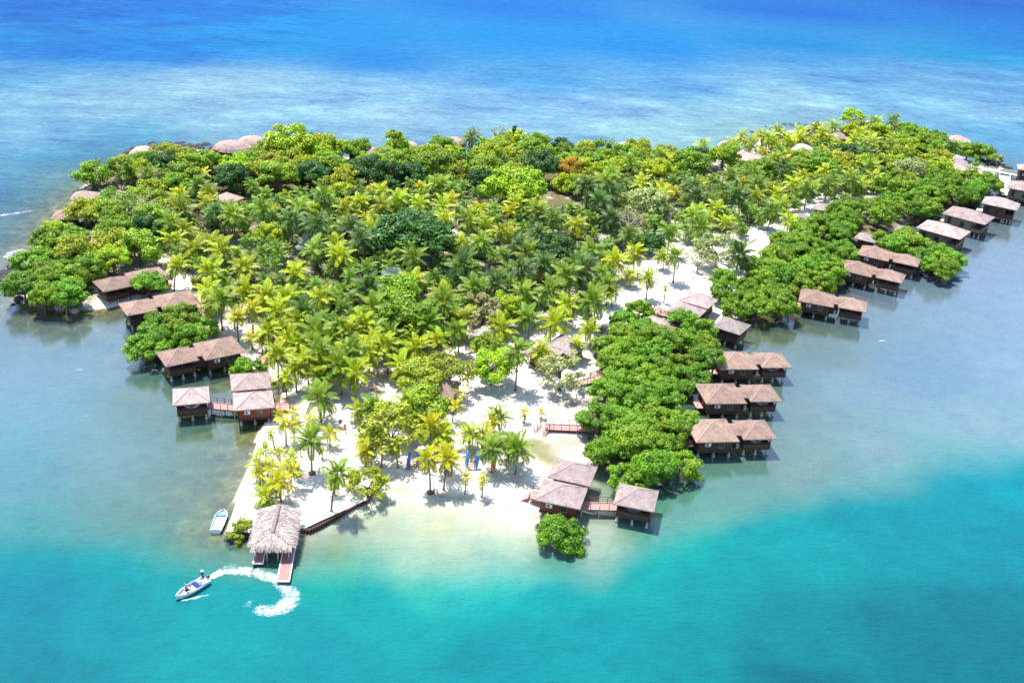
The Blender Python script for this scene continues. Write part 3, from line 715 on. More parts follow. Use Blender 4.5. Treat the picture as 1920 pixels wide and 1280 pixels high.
# --- linked huts, right of the beach
hut('stilt_hut', 10.84, 135.78, -0.255, 6.75, 5.85, 'pinkish hip roofed hut, rear of the two touching huts beside the beach', group='square stilt huts')
hut('stilt_hut', 9.03, 129.67, -0.238, 6.95, 5.85, 'red walled hut on the beach edge behind the round green bush', group='square stilt huts')
pavilion(20.32, 130.12, -0.222, 6.15, 5.77, 'open pavilion on stilts at the edge of the turquoise drop-off')
boardwalk('red railed walkway joining the beach hut to the open pavilion', loc(9.03, 129.67, -.23, 2.8, 1.2), loc(20.32, 130.12, -.22, -2.6, -.1), 2.0, FLOOR)
boardwalk('small red railed deck with steps left of the two beach huts', loc(9.03, 129.67, -.23, -5.0, 1.6), loc(9.03, 129.67, -.23, -2.7, 1.6), 2.2, FLOOR - .15, FLOOR)
# --- linked huts, upper right
hut('stilt_hut', 39.43, 205.12, -0.535, 6.75, 6.05, 'grey pink hut roof on white sand left of the mangroves, rear of the pair', group='square stilt huts', z=.15)
hut('stilt_hut', 36.2, 199.3, -0.50, 6.75, 5.9, 'grey pink hut roof half hidden by mangroves, front of the pair', group='square stilt huts', z=.1)
pavilion(44.73, 193.52, -0.56, 6.15, 6.0, 'grey roofed pavilion on stilts beyond the farthest of three parallel bungalows', 'roof_grey')
hut('stilt_hut', *G(1226, 603, 3.8)[:2], -0.5, 5.2, 5.0, 'small pale roof mostly buried in mangrove crowns below the grey pink huts', roof='roof_pale', group='square stilt huts')
boardwalk('red railed deck on white sand left of the grey pink hut pair', G(1212, 578, 1.3)[:2], G(1262, 590, 1.3)[:2], 3.4, 1.35)
boardwalk('red railed walk between the grey pink huts and the grey roofed pavilion', loc(39.43, 205.12, -.53, 1.5, -5.5), loc(44.73, 193.52, -.56, -2.2, 2.0), 1.8, FLOOR)
# --- two storey brown houses, far right
def big_house(x, y, rz, w, d, label, wall='wall_tan', roof='roof_pink', eave=4.6, floor=1.6):
    t = empty('stilt_house', (x, y, 0), rz); ww, dd = w - 1.6, d - 1.6
    hip_roof(t, w, d, eave, 1.7, roof, ridge=w - d if w > d else 0)
    cabin_body(t, -ww * .14, 0, ww * .72, dd, wall, ac=False, floor=floor, top=eave + .3, frame='dark_wood')
    for s in (-1, 1):
        window(t, -ww * .36, s * (dd / 2 + .03), floor + 1.5, .8, 1.5, 0 if s < 0 else PI, 'dark_wood')
    open_body(t, ww * .36, 0, ww * .28, dd, floor=floor, top=eave, half=.9, mat=wall)
    one('lattice', M['dark_wood'], t, ((0, dd / 2 - .3, floor / 2 + .2), (ww, .08, floor - .5)))
    one('landing', M['deck_pale'], t, ((-ww / 2 - .9, 0, floor - .12), (1.8, 2.6, .12)))
    return tag(t, label, 'house', 'large stilt houses at the far right')
big_house(110.62, 259.94, -.653, 11.5, 8.8, 'large tan stilt house, nearest of the far right row, behind the round mangrove')
big_house(122.01, 273.25, -.654, 11.6, 8.9, 'large tan stilt house, second of the far right row')
big_house(135.9, 286.0, -.50, 9.6, 7.3, 'dark walled stilt house with red deck edge, third of the far right row', wall='wall_dark', roof='roof_grey')
big_house(*G(1925, 352, 4.6)[:2], -.45, 10.5, 8.0, 'tan stilt house cut by the right edge of the picture')
hut('stilt_hut', *G(1930, 316, 4.4)[:2], -.3, 7.0, 6.0, 'pale roofed hut at the far right edge where the pier ends', roof='roof_pale', wall='wall_dark', eave=4.4, group='square stilt huts')
boardwalk('pale wooden pier crossing blue water at the far right', G(1852, 318, 1.4)[:2], G(1915, 330, 1.4)[:2], 2.2, 1.4, rail='rail_pale', deck='deck_pale', cat='pier')
boardwalk('pale wooden side pier running down to the right edge house', G(1883, 330, 1.4)[:2], G(1884, 362, 1.4)[:2], 3.2, 1.4, rail='rail_pale', deck='deck_pale', cat='pier')
# --- huts of the wooded back and left shore
WALLB = dict(floor=.7, eave=3.0, ac=False)
HUTS = [ # px, py of the roof centre, yaw, w, d, roof, rise, dome, wall, label
 (160, 364, .15, 6.4, 6.0, 'roof_pale', 1.5, 0, 'wall_dark', 'pink roofed hut on the left shore above the breaking wave'),
 (206, 359, .2, 5.0, 4.6, 'roof_pale', 1.2, 0, 'wall_dark', 'small pink roof just right of the left shore hut'),
 (124, 398, .2, 6.0, 6.0, 'roof_brown', 1.5, 0, 'wall_dark', 'leftmost stilt hut half hidden by a green tree'),
 (150, 437, -.35, 6.4, 5.8, 'roof_grey', 1.6, 0, 'wall_dark', 'grey roofed hut above the left mangrove point'),
 (172, 447, -.35, 5.0, 4.2, 'roof_grey', 1.0, 0, 'wall_dark', 'low grey lean-to roof right of the grey roofed hut on the left'),
 (426, 368, -.5, 6.2, 6.0, 'roof_pale', 1.6, 0, 'wall_red', 'pinkish roof alone among palms in the left of the grove'),
 (270, 286, 0, 8.2, 7.4, 'roof_pale', 2.1, 1, 'wall_red', 'leftmost domed pink roof on the back shore, behind trees'),
 (437, 277, 0, 12.5, 9.0, 'roof_pale', 2.4, 1, 'wall_red', 'widest domed pink roof of the back shore'),
 (474, 266, 0, 10.0, 8.0, 'roof_pale', 2.2, 1, 'wall_red', 'domed pale roof right behind the widest pink roof'),
 (512, 262, 0, 6.5, 6.0, 'roof_pale', 2.0, 1, 'wall_red', 'pale roof peeking out left of the tallest bright green tree'),
 (676, 274, 0, 7.6, 7.0, 'roof_pale', 2.3, 1, 'wall_red', 'steep domed pink roof near the middle of the back shore'),
 (697, 284, 0, 5.0, 5.0, 'roof_pale', 1.6, 1, 'wall_red', 'lower domed roof leaning against the steep domed pink roof'),
 (767, 270, 0, 5.6, 5.2, 'roof_pale', 1.4, 1, 'wall_red', 'small domed pink roof between trees, right of the steep one'),
 (851, 267, 0, 8.2, 7.4, 'roof_pale', 2.3, 1, 'wall_red', 'broad domed pink roof left of a tall back shore palm'),
 (955, 262, 0, 6.5, 6.0, 'roof_pale', 1.9, 1, 'wall_red', 'domed roof below the slender round topped tree on the back shore'),
 (1172, 275, 0, 7.2, 6.6, 'roof_pale', 2.1, 1, 'wall_red', 'rightmost domed pink roof behind the broadleaf trees'),
 (1362, 272, 0, 6.0, 6.0, 'roof_pale', 1.9, 1, 'wall_red', 'pale domed roof behind palms left of the black rocks'),
 (1398, 292, -.35, 12.0, 8.0, 'roof_pale', 1.7, 0, 'wall_red', 'wide low pink roof among palms in the back right'),
 (1505, 277, -.2, 7.0, 6.0, 'thatch', 1.8, 0, 'wall_dark', 'pale thatched hut with dark wall among back right palms'),
 (1574, 254, -.4, 6.0, 5.0, 'roof_grey', 1.6, 0, 'wall_dark', 'grey roof behind palms near the far right shore'),
 (1799, 256, -.2, 8.0, 7.0, 'roof_pale', 1.8, 0, 'wall_dark', 'pink roofed open hut standing in the sea at the back right'),
 (1796, 302, -.4, 6.0, 5.6, 'roof_grey', 1.7, 0, 'wall_dark', 'pale grey roof at the right tip, rear of two'),
 (1798, 314, -.4, 6.4, 6.0, 'roof_pale', 1.9, 0, 'wall_dark', 'pale grey roof at the right tip, front of two'),
 (1545, 387, -.35, 6.0, 5.0, 'roof_grey', 1.2, 0, 'wall_dark', 'low grey roof between palms and the right mangroves'),
 (1502, 406, -.35, 5.0, 4.5, 'roof_grey', 1.2, 0, 'wall_dark', 'small grey roof at the foot of right hand palms'),
 (1640, 372, -.35, 4.6, 4.2, 'roof_grey', 1.2, 0, 'wall_dark', 'tiny grey roof buried in the right mangrove belt'),
 (1627, 437, -.5, 5.4, 5.0, 'roof_grey', 1.2, 0, 'wall_dark', 'grey roofed shed between mangroves above the pair of bungalows'),
 (1062, 643, -.58, 6.6, 6.4, 'roof_grey', 1.9, 0, 'wall_dark', 'brown grey roof with palm shadow, rear of two in the sandy clearing'),
 (1022, 655, -.47, 6.2, 5.2, 'roof_pale', 1.4, 0, 'wall_dark', 'pink roof behind a yellow palm, front of two in the sandy clearing'),
 (818, 722, -.15, 7.4, 6.0, 'thatch_brown', 2.0, 0, 'wall_red', 'brown thatched beach bar with a red wall corner showing'),
 (855, 440, .1, 4.8, 4.6, 'thatch', 1.9, 0, 'wall_dark', 'small pale thatched roof beside the big dark green tree'),
 (908, 618, .1, 4.6, 4.2, 'thatch', 1.2, 0, 'wall_red', 'small red walled shelter under the brown leafed tree'),
]
for px, py, a, w, d, rf, rise, dm, wl_, lab in HUTS:
    p = G(px, py, 5.0 if dm else 4.2); z = max(0.0, ground_z(p.x, p.y))
    nm = 'thatched_hut' if 'thatch' in rf else 'domed_hut' if dm else 'hut'
    hut(nm, p.x, p.y, a, w, d, lab, roof=rf, wall=wl_, rise=rise, z=z - .1, dome=bool(dm), curve=.12 if 'thatch' in rf else 0.0, piles=z < .4 or dm, cat='hut', over=.9, group='huts among the trees', **dict(WALLB, eave=3.9 if dm else 3.0))
# ------------------------------------------------------------------ vegetation
nrng = np.random.default_rng(11)
def quads_mesh(name, V, F4, leaf, mats=None, mi=None):
    me = bpy.data.meshes.new(name); nf = len(F4)
    me.vertices.add(len(V)); me.vertices.foreach_set('co', np.asarray(V, np.float32).ravel())
    me.loops.add(nf * 4); me.loops.foreach_set('vertex_index', np.asarray(F4, np.int32).ravel())
    me.polygons.add(nf); me.polygons.foreach_set('loop_start', np.arange(0, nf * 4, 4, dtype=np.int32))
    me.update(calc_edges=True); me.validate()
    attr_f(me, 'leaf', leaf)
    return me

def leaves_mesh(name, C, N, size, asp=0.62):
    n = len(C); N = N / np.linalg.norm(N, axis=1)[:, None]
    T = nrng.normal(size=(n, 3)); T -= (T * N).sum(1)[:, None] * N; T /= np.linalg.norm(T, axis=1)[:, None]
    B = np.cross(N, T); s = size[:, None] * nrng.uniform(.7, 1.3, (n, 1))
    V = np.stack([C - T * s, C - B * s * asp + N * s * .12, C + T * s, C + B * s * asp + N * s * .12], 1).reshape(-1, 3)
    return quads_mesh(name, V, np.arange(n * 4).reshape(n, 4), np.repeat(nrng.random(n), 4))

def unit(n, zmin=-1.0):
    out = np.zeros((0, 3))
    while len(out) < n:
        q = nrng.normal(size=(n * 2, 3)); q /= np.linalg.norm(q, axis=1)[:, None]; out = np.concatenate([out, q[q[:, 2] > zmin]])
    return out[:n]

def crown_variant(R_, flat, nclump, per, leaf, spread=0.34, sparse=1.0, zmin=-0.3):
    """clumps of leaves spread through an uneven dome; local origin = crown centre"""
    d = unit(nclump, zmin); rr = nrng.uniform(.45, 1.0, (nclump, 1)) ** .5 * nrng.uniform(.8, 1.12, (nclump, 1))
    cc = d * rr * R_ * np.array([1, 1, flat]); cc[:, :2] *= nrng.uniform(.85, 1.12, (1, 2))
    cr = nrng.uniform(.7, 1.25, nclump) * R_ * spread
    k = np.repeat(np.arange(nclump), max(3, int(per * sparse))); n = len(k)
    e = unit(n, -.55); q = cc[k] + e * (cr[k] * nrng.uniform(.55, 1.05, n))[:, None] * np.array([1, 1, .72])
    nn = e * .9 + np.array([0, 0, .55]) + nrng.normal(size=(n, 3)) * .38
    return leaves_mesh('crown', q, nn, np.full(n, leaf)), cc

def trunk_variant(cc, base_h, R_, r0, lean=.12, roots=0, limbs=7):
    """trunk from the ground (z = 0) to a crown centred base_h above it, limbs towards clumps"""
    b = MB(); a = nrng.uniform(0, 2 * PI); top = Vector((math.cos(a) * lean * base_h * .2, math.sin(a) * lean * base_h * .2, base_h * .8))
    b.tube([(0, 0, -.5), Vector((0, 0, base_h * .2)) + Vector((math.cos(a), math.sin(a), 0)) * lean * .5, top * .55, top], [r0 * 1.4, r0, r0 * .8, r0 * .55], 7)
    for q in cc[nrng.permutation(len(cc))[:limbs]]:
        e = Vector(q) + Vector((0, 0, base_h)); s0 = top * nrng.uniform(.55, .98); mid = s0.lerp(e, .5) + Vector((0, 0, -.06 * R_))
        b.tube([s0, mid, e], [r0 * .45, r0 * .28, r0 * .08], 5)
    return b.mesh('trunk', M['bark'], True)

TREE_KINDS = {  # name: [(crown mesh, clumps, R, flat)]
}
def make_kind(nm, R_, flat, ncl, per, leaf, var=3, **k):
    L = []
    for _ in range(var):
        me, cc = crown_variant(R_, flat, ncl, per, leaf, **k); L.append((me, cc))
    TREE_KINDS[nm] = (L, R_, flat)
make_kind('mangrove', 3.0, .72, 42, 240, .15, 5, spread=.28, zmin=-.45)
make_kind('small', 1.8, .8, 16, 130, .165, 3, spread=.36, zmin=-.5)
make_kind('round', 3.4, .78, 42, 200, .17, 5, spread=.28, zmin=-.4)
make_kind('broad', 5.0, .62, 80, 150, .22, 3, spread=.22, zmin=-.25)
make_kind('loose', 3.6, .72, 44, 70, .19, 3, spread=.22, zmin=-.45)
make_kind('bare', 3.2, .62, 60, 9, .16, 2, spread=.20, zmin=-.3)
TRUNKS = {}
def trunk_for(kind, v, h, R_):
    key = (kind, v, round(h * 2) / 2)
    if key not in TRUNKS:
        L, R0, fl = TREE_KINDS[kind]
        TRUNKS[key] = trunk_variant(L[v][1], max(.6, key[2]), R0, .10 + .022 * R0 + .012 * h, limbs=26 if kind == 'bare' else 12 if kind == 'loose' else 7)
    return TRUNKS[key]
ROOTS = []
for _ in range(3):
    b = MB()
    for k in range(22):
        a = nrng.uniform(0, 2 * PI); r = nrng.uniform(.9, 2.6); z0 = nrng.uniform(.9, 1.9); p1 = Vector((math.cos(a) * r, math.sin(a) * r, -.5)); p0 = Vector((math.cos(a) * .2, math.sin(a) * .2, z0))
        mid = p0.lerp(p1, .55) + Vector((0, 0, .55)); b.tube([p0, mid, p1.lerp(mid, .3), p1], [.06, .05, .045, .04], 4)
    ROOTS.append(b.mesh('prop_roots', M['root'], True))

PLANTS = []       # dicts: obj, x, y, px, py, words, kind
TAKEN = []        # x, y, radius already used
def slot_mat(o, m):
    s = o.material_slots[0]; s.link = 'OBJECT'; s.material = m
for L, _, _ in TREE_KINDS.values():
    for me, _ in L: me.materials.append(LEAF_COL['mid'])

COL_WORD = {'mangrove': 'glossy green', 'bright': 'bright green', 'mid': 'mid green', 'dark': 'dark green', 'olive': 'olive', 'pale': 'pale grey green', 'brown': 'brownish', 'orange': 'orange', 'silver': 'silver blue'}
def tree(px, py, kind, colr, rad, h, label=None, name=None, noun=None, at=None, bark=None):
    """h = height of the crown centre above the ground; px, py = crown centre in the photograph"""
    L, R0, fl = TREE_KINDS[kind]
    p = Vector(at) if at is not None else G(px, py, h + .5)
    gz = ground_z(p.x, p.y); wet = gz < 0.05; z = max(gz, -.35)
    s = rad / R0; v = rnd.randrange(len(L))
    nm = name or ('mangrove_tree' if kind == 'mangrove' else 'leafy_shrub' if kind == 'small' else 'bare_tree' if kind == 'bare' else 'broadleaf_tree')
    t = empty(nm, (p.x, p.y, z), rnd.uniform(0, 2 * PI))
    c = obj('crown', L[v][0], t, (0, 0, h), (0, 0, 0), (s, s, s * rnd.uniform(.9, 1.1))); slot_mat(c, LEAF_COL[colr])
    k = obj('trunk', trunk_for(kind, v, h / s, R0), t, None, None, (s, s, s))
    if bark or kind == 'bare': slot_mat(k, M[bark or 'bark_grey'])
    if kind == 'mangrove' and wet: obj('roots', ROOTS[rnd.randrange(3)], t, (0, 0, .3))
    if label: tag(t, label, 'shrub' if kind == 'small' else 'tree')
    q = P(p.x, p.y, h + z)
    PLANTS.append(dict(o=t, x=p.x, y=p.y, px=q[0], py=q[1], done=bool(label), rad=rad, h=h,
        noun=noun or ('mangrove tree' if kind == 'mangrove' else 'leafy shrub' if kind == 'small' else 'bare branched tree' if kind == 'bare' else 'sparse tree' if kind == 'loose' else 'spreading tree' if kind == 'broad' else 'broadleaf tree'),
        colr=COL_WORD[colr], cat='shrub' if kind == 'small' else 'tree'))
    TAKEN.append((p.x, p.y, rad * .8))
    return t

# --- coconut palms
def frond_mesh(elev, pairs, wid, droop=1.15, seed=0):
    """one frond of length 1, growing along +x, leaving the stem at angle elev"""
    r = random.Random(seed); pts = []; p = Vector((0, 0, 0)); a = elev; n = 8
    for k in range(n + 1):
        pts.append(p.copy()); p = p + Vector((math.cos(a), 0, math.sin(a))) / n; a -= droop / n * (0.45 + 1.1 * k / n)
    V, F, lf = [], [], []
    def quad(q, t):
        i = len(V); V.extend(q); F.append((i, i + 1, i + 2, i + 3)); lf.extend([t] * 4)
    for k in range(n):                                  # rachis
        w0, w1 = .016 * (1 - k / n) + .004, .016 * (1 - (k + 1) / n) + .004
        quad([pts[k] + Vector((0, -w0, .004)), pts[k + 1] + Vector((0, -w1, .004)), pts[k + 1] + Vector((0, w1, .004)), pts[k] + Vector((0, w0, .004))], 1.0)
    for k in range(pairs):
        t = .13 + .87 * (k + .5) / pairs; f = t * n; i = min(int(f), n - 1); q = pts[i].lerp(pts[i + 1], f - i); tan = (pts[i + 1] - pts[i]).normalized(); up = tan.cross(Vector((0, -1, 0))).normalized()
        if up.z < 0 and abs(tan.z) < .7: up = -up
        ln = .29 * (math.sin(PI * min(1, t * .86 + .16)) ** .6) * r.uniform(.88, 1.1); fw = .45 + .75 * t
        for s in (-1, 1):
            d = (tan * fw + Vector((0, s, 0)) + up * -.28 + Vector((0, 0, -.22))).normalized(); e = q + d * ln; wv = tan * wid
            quad([q - wv, q + d * ln * .5 - wv * 1.05 + up * .012, e, q + d * ln * .5 + wv * 1.05 + up * .012], r.uniform(.15, .85))
    return V, F, lf

ELEVS = [1.25, .95, .68, .40, .12, -.20, -.55]
FRONDS = []
for k, e in enumerate(ELEVS):
    V, F, lf = frond_mesh(e, 15, .036, 1.2 + .15 * k, k); FRONDS.append(quads_mesh('frond', V, F, lf)); FRONDS[-1].materials.append(PALM_COL['lime'])
def crown_mesh(seed, nf):
    r = random.Random(seed); V, F, lf = [], [], []
    for k in range(nf):
        u = k / (nf - 1); e = 1.3 - 1.95 * u + r.uniform(-.15, .15); Vk, Fk, lk = frond_mesh(e, 12, .038, 1.3 + .9 * u, seed * 31 + k)
        Mx = Matrix.Rotation(k * 2.3999 + r.uniform(-.35, .35), 3, 'Z') * r.uniform(.7, 1.12); o = len(V); sh = r.uniform(-.2, .2)
        V += [Mx @ q for q in Vk]; F += [tuple(i + o for i in f) for f in Fk]; lf += [min(1, max(0, x + sh)) for x in lk]
    me = quads_mesh('crown', V, F, lf); me.materials.append(PALM_COL['lime']); return me
CROWNS = [crown_mesh(s, 22 + s % 5) for s in range(7)]
SMALLC = [crown_mesh(40 + s, 14) for s in range(3)]
nb = MB()
for k in range(7):
    a = k * 2.4; c = Vector((math.cos(a) * .22, math.sin(a) * .22, -.22 - .06 * (k % 3)))
    nb.tube([c + Vector((0, 0, .13)), c + Vector((0, 0, .05)), c + Vector((0, 0, -.06)), c + Vector((0, 0, -.14))], [.03, .11, .12, .03], 6)
NUTS = nb.mesh('coconuts', M['nut'], True)
PTRUNK = {}
def palm_trunk(h, dx):
    key = (round(h * 2) / 2, round(dx * 2) / 2)
    if key not in PTRUNK:
        hh, xx = key; b = MB(); n = 7
        pts = [(xx * (k / n) ** 1.7, .06 * math.sin(k * 1.3), -.3 + (hh + .3) * k / n) for k in range(n + 1)]
        r0 = .105 + .012 * hh
        b.tube(pts, [r0 * 1.7] + [r0 * (1 - .4 * k / n) for k in range(1, n + 1)], 8); PTRUNK[key] = b.mesh('trunk', M['bark_palm'], True)
    return PTRUNK[key], key
FROND_PALMS = [0]
def palm(px, py, h, colr, rad, base=None, detail=False):
    if base:
        B = G(base[0], base[1], .6); B.z = ground_z(B.x, B.y); a0, a1 = G(px, py, 0), G(px, py, 20)
        k = (B.y - a0.y) / (a1.y - a0.y); h = max(1.2, k * 20 - B.z); dx = a0.x + (a1.x - a0.x) * k - B.x
        rz = 0.0 if dx >= 0 else PI; dx = abs(dx)
    else:
        C = G(px, py, h + .6); rz = rnd.uniform(0, 2 * PI); dx = rnd.choice([0, .5, .5, 1.0, 1.5]) * (h / 7)
        dx = round(dx * 2) / 2; B = Vector((C.x - math.cos(rz) * dx, C.y - math.sin(rz) * dx, 0)); B.z = ground_z(B.x, B.y)
        if B.z < .05: return None
    me, (hh, xx) = palm_trunk(h, dx)
    t = empty('coconut_palm', (B.x, B.y, B.z), rz)
    obj('trunk', me, t)
    top = (xx, .06 * math.sin(9.1), hh)
    m = PALM_COL[colr]
    if detail:
        FROND_PALMS[0] += 1
        nf = 21 if rad > 2.4 else 14; ph = rnd.uniform(0, 6)
        for k in range(nf):
            u = (k + rnd.uniform(-.3, .3)) / (nf - 1); j = min(6, max(0, int(u * 7))); s = 1.0 * rad * rnd.uniform(.85, 1.1)
            f = obj('frond', FRONDS[j], t, top, (rnd.uniform(-.15, .15), rnd.uniform(-.12, .12), ph + k * 2.3999 + rnd.uniform(-.2, .2)), (s, s, s)); slot_mat(f, m if j < 6 or rnd.random() > .3 else PALM_COL['dead'])
    else:
        c = obj('crown', rnd.choice(CROWNS if rad > 2.2 else SMALLC), t, top, (rnd.uniform(-.1, .1), rnd.uniform(-.1, .1), rnd.uniform(0, 6.28)), (rad, rad, rad * rnd.uniform(.9, 1.08))); slot_mat(c, m)
    if rad > 2.6 and rnd.random() < .6: obj('coconuts', NUTS, t, (top[0], top[1], top[2] - .1))
    q = P(B.x + math.cos(rz) * xx, B.y + math.sin(rz) * xx, B.z + hh)
    PLANTS.append(dict(o=t, x=B.x, y=B.y, px=q[0], py=q[1], done=False, rad=rad, h=hh, noun='coconut palm', colr={'golden': 'golden', 'lime': 'lime green', 'green': 'green', 'deep': 'dark green'}[colr], cat='palm'))
    TAKEN.append((B.x + math.cos(rz) * xx, B.y + math.sin(rz) * xx, 2.0))
    return t

g, l_, n_, d_ = 'golden', 'lime', 'green', 'deep'
NEAR_PALMS = [ # crown px, py, colour, crown radius, base px, py
 (602,749,n_,3.9,602,794),(527,777,g,1.7,531,798),(549,772,g,1.7,551,792),(535,796,g,2.2,537,837),(552,797,g,2.0,552,832),(510,813,g,1.4,515,843),(584,794,g,2.4,590,826),
 (581,826,n_,3.4,585,889),(620,815,g,2.3,619,840),(496,845,l_,2.1,499,868),(527,851,g,1.5,526,876),(550,861,l_,2.2,560,884),(487,869,l_,2.3,492,900),(509,876,g,2.3,512,905),
 (484,889,g,2.3,488,913),(547,880,g,2.2,545,919),(526,905,g,2.8,527,942),(498,929,l_,2.6,500,948),(603,846,l_,.9,604,862),(631,888,n_,3.0,621,958),(626,910,g,1.6,628,928),(656,894,g,1.5,656,913),
 (686,845,g,2.5,686,875),(716,832,g,2.4,716,875),(684,824,g,2.2,688,850),(742,836,l_,2.2,746,876),(678,768,l_,2.8,682,795),(703,764,n_,3.2,707,800),(726,758,g,2.0,727,785),(768,755,n_,3.4,770,800),
 (857,738,g,1.9,853,764),(853,762,g,2.0,848,792),(934,779,n_,3.0,937,816),(922,790,g,2.4,926,826),(982,775,g,1.5,982,795),(1014,769,g,1.2,1014,787),(812,796,g,3.0,808,838),(835,812,l_,3.0,837,846),
 (881,815,l_,3.0,880,845),(906,818,g,2.6,905,848),(805,859,g,2.7,807,916),(842,863,g,2.9,832,914),(833,846,g,2.6,834,888),(873,893,g,1.5,872,921),(908,899,g,1.6,904,927),(922,842,n_,3.3,921,887),
 (968,845,n_,3.6,966,889),(953,830,l_,2.6,953,868),(535,712,l_,2.8,538,745),(600,712,n_,3.3,602,745),(555,690,l_,2.8,556,735),(490,637,g,1.9,492,665),(660,655,n_,3.8,664,724),(632,668,l_,3.0,634,712),
 (755,688,l_,3.6,752,722),(822,640,l_,3.0,815,690),(857,622,n_,3.4,860,668),(732,627,n_,3.4,731,672),(602,660,n_,3.8,602,722),(412,562,n_,4.0,417,620),(445,596,g,2.8,447,640),(470,580,g,2.8,475,628),
 (470,633,g,1.9,474,656),(1215,522,l_,3.0,1211,563),(1247,540,l_,1.3,1244,570),(1264,480,n_,3.4,1262,532),(1242,480,l_,2.8,1243,508),(1181,515,l_,2.8,1181,540),(1139,537,n_,3.4,1136,573),(1148,548,l_,2.8,1147,578),
 (1105,620,l_,3.0,1106,650),(1080,648,l_,2.8,1082,680),(1012,660,l_,3.2,1010,697),(972,660,n_,3.6,966,735),(1325,412,l_,3.4,1320,452),(1362,420,l_,3.2,1358,452),(1237,294,n_,3.6,1235,338),(1252,300,l_,2.8,1249,340),
 (532,616,l_,3.6,533,655),(560,648,l_,3.2,563,690),(700,640,l_,3.2,700,680)]
for px, py, c, r, bx, by in NEAR_PALMS: palm(px, py, 0, c, r, (bx, by), detail=True)
FAR_PALMS = [(630,615,n_),(332,500,l_),(395,512,l_),(325,455,l_),(392,457,l_),(415,472,l_),(457,505,l_),(460,545,l_),(1190,478,l_),(1385,480,d_),(1112,570,n_),(1032,550,n_),(1062,575,l_),(982,555,n_),(1112,472,n_),(1095,507,d_),(1155,492,l_),
 (1540,252,l_),(1500,260,l_),(1602,262,l_),(1675,227,n_),(1640,230,l_),(1515,355,n_),(1552,350,n_),(1595,340,n_),(1640,337,l_),(1480,417,l_),(1465,385,l_),(1447,397,n_),(1472,257,g),(1785,277,n_),(1270,270,l_),(1317,272,l_),(1375,272,l_),(1427,257,l_),
 (1372,330,n_),(1415,327,n_),(1355,360,n_),(1420,367,l_),(1185,310,n_),(1100,350,d_),(1147,332,n_),(1125,380,d_),(1257,435,n_),(1240,352,g),(1265,362,g),(492,395,n_),(372,348,n_),(340,395,n_),(595,425,d_),(660,430,d_),(675,450,d_),(590,470,n_),(640,485,l_),
 (890,545,n_),(930,535,d_),(870,500,d_),(1010,440,d_),(1020,500,d_),(990,480,n_),(885,260,n_),(1095,262,n_),(880,420,n_),(940,440,l_),(760,470,n_),(570,590,d_),(600,560,l_),(690,545,d_),(740,595,n_),(830,570,n_),(1062,520,n_),(1180,440,n_),(1440,262,l_),(1455,277,g),(1478,266,l_),(1525,264,g),(1555,262,l_),(1430,287,g),(1452,300,l_),(1540,285,g),(1580,275,l_),(1408,270,l_),(1390,260,l_),(1530,243,l_),(1562,238,l_),(1592,240,g),(1612,250,l_),(1458,250,l_),(1502,246,l_),(1480,290,g),(500,560,l_),(522,588,l_),(560,604,l_),(592,624,n_),(622,642,l_),(652,622,l_),(682,606,l_),(545,640,l_),(577,682,l_),(640,690,n_),(692,664,l_),(722,652,l_),(668,702,l_),(612,690,l_),(502,622,l_),(520,660,l_),(585,650,l_),(780,655,l_),(800,610,n_),(870,600,l_),(990,600,n_),(1040,610,l_),(940,620,l_)]
for px, py, c in FAR_PALMS:
    h = {'deep': 6.8, 'green': 6.0, 'lime': 5.0, 'golden': 3.4}[c] * rnd.uniform(.88, 1.12)
    palm(px, py, h, c, {'deep': 4.6, 'green': 4.4, 'lime': 3.9, 'golden': 2.9}[c] * rnd.uniform(.9, 1.1), detail=py > 470)

# --- single trees that stand out
tree(768, 448, 'broad', 'dark', 9.0, 5.4, 'huge dark green round tree in the middle of the palm grove')
tree(1012, 312, 'round', 'dark', 5.2, 5.2, 'dark green rounded tree beside the orange tree in the back grove')
tree(965, 357, 'broad', 'bright', 8.2, 5.0, 'wide flat topped bright green tree below the dark tree of the back grove')
tree(1068, 318, 'round', 'orange', 3.9, 4.8, 'orange leafed tree in the back grove', noun='orange leafed tree')
tree(1212, 386, 'loose', 'pale', 6.4, 4.6, 'pale grey green sparse tree above the brownish bare tree')
tree(1180, 418, 'bare', 'brown', 6.0, 4.4, 'brownish grey nearly bare tree in the palm grove', bark='bark_grey')
tree(1292, 308, 'round', 'mid', 5.6, 4.4)
tree(545, 272, 'round', 'bright', 6.6, 6.6, 'tallest bright green tree of the back shore, right of the domed roofs')
tree(610, 278, 'round', 'bright', 4.6, 5.2); tree(1088, 352, 'round', 'mid', 4.2, 2.6); tree(1062, 348, 'round', 'bright', 3.6, 2.2); tree(1105, 338, 'round', 'olive', 3.4, 2.4)
tree(740, 262, 'small', 'bright', 2.6, 7.6)
tree(690, 322, 'round', 'dark', 5.2, 4.8)
tree(585, 330, 'round', 'dark', 4.6, 4.6)
tree(520, 330, 'round', 'mid', 5.0, 4.8)
tree(815, 310, 'round', 'mid', 5.6, 5.0); tree(915, 320, 'round', 'mid', 5.0, 4.6)
tree(762, 612, 'round', 'mid', 6.0, 4.6, 'leafy green tree in the grove behind the beach bar')
tree(742, 556, 'round', 'mid', 5.0, 4.2); tree(1042, 470, 'round', 'dark', 4.6, 4.2)
tree(1345, 470, 'loose', 'pale', 6.0, 4.4, 'pale thin leafed tree at the right end of the sandy lane')
tree(1310, 490, 'bare', 'pale', 4.2, 3.4)
tree(245, 392, 'bare', 'pale', 5.4, 4.4, 'pale bare tree behind the left shore huts'); tree(285, 398, 'bare', 'pale', 4.4, 4.2)
tree(735, 812, 'loose', 'olive', 5.8, 4.2, 'large loose olive tree standing on the beach behind the golden palms')
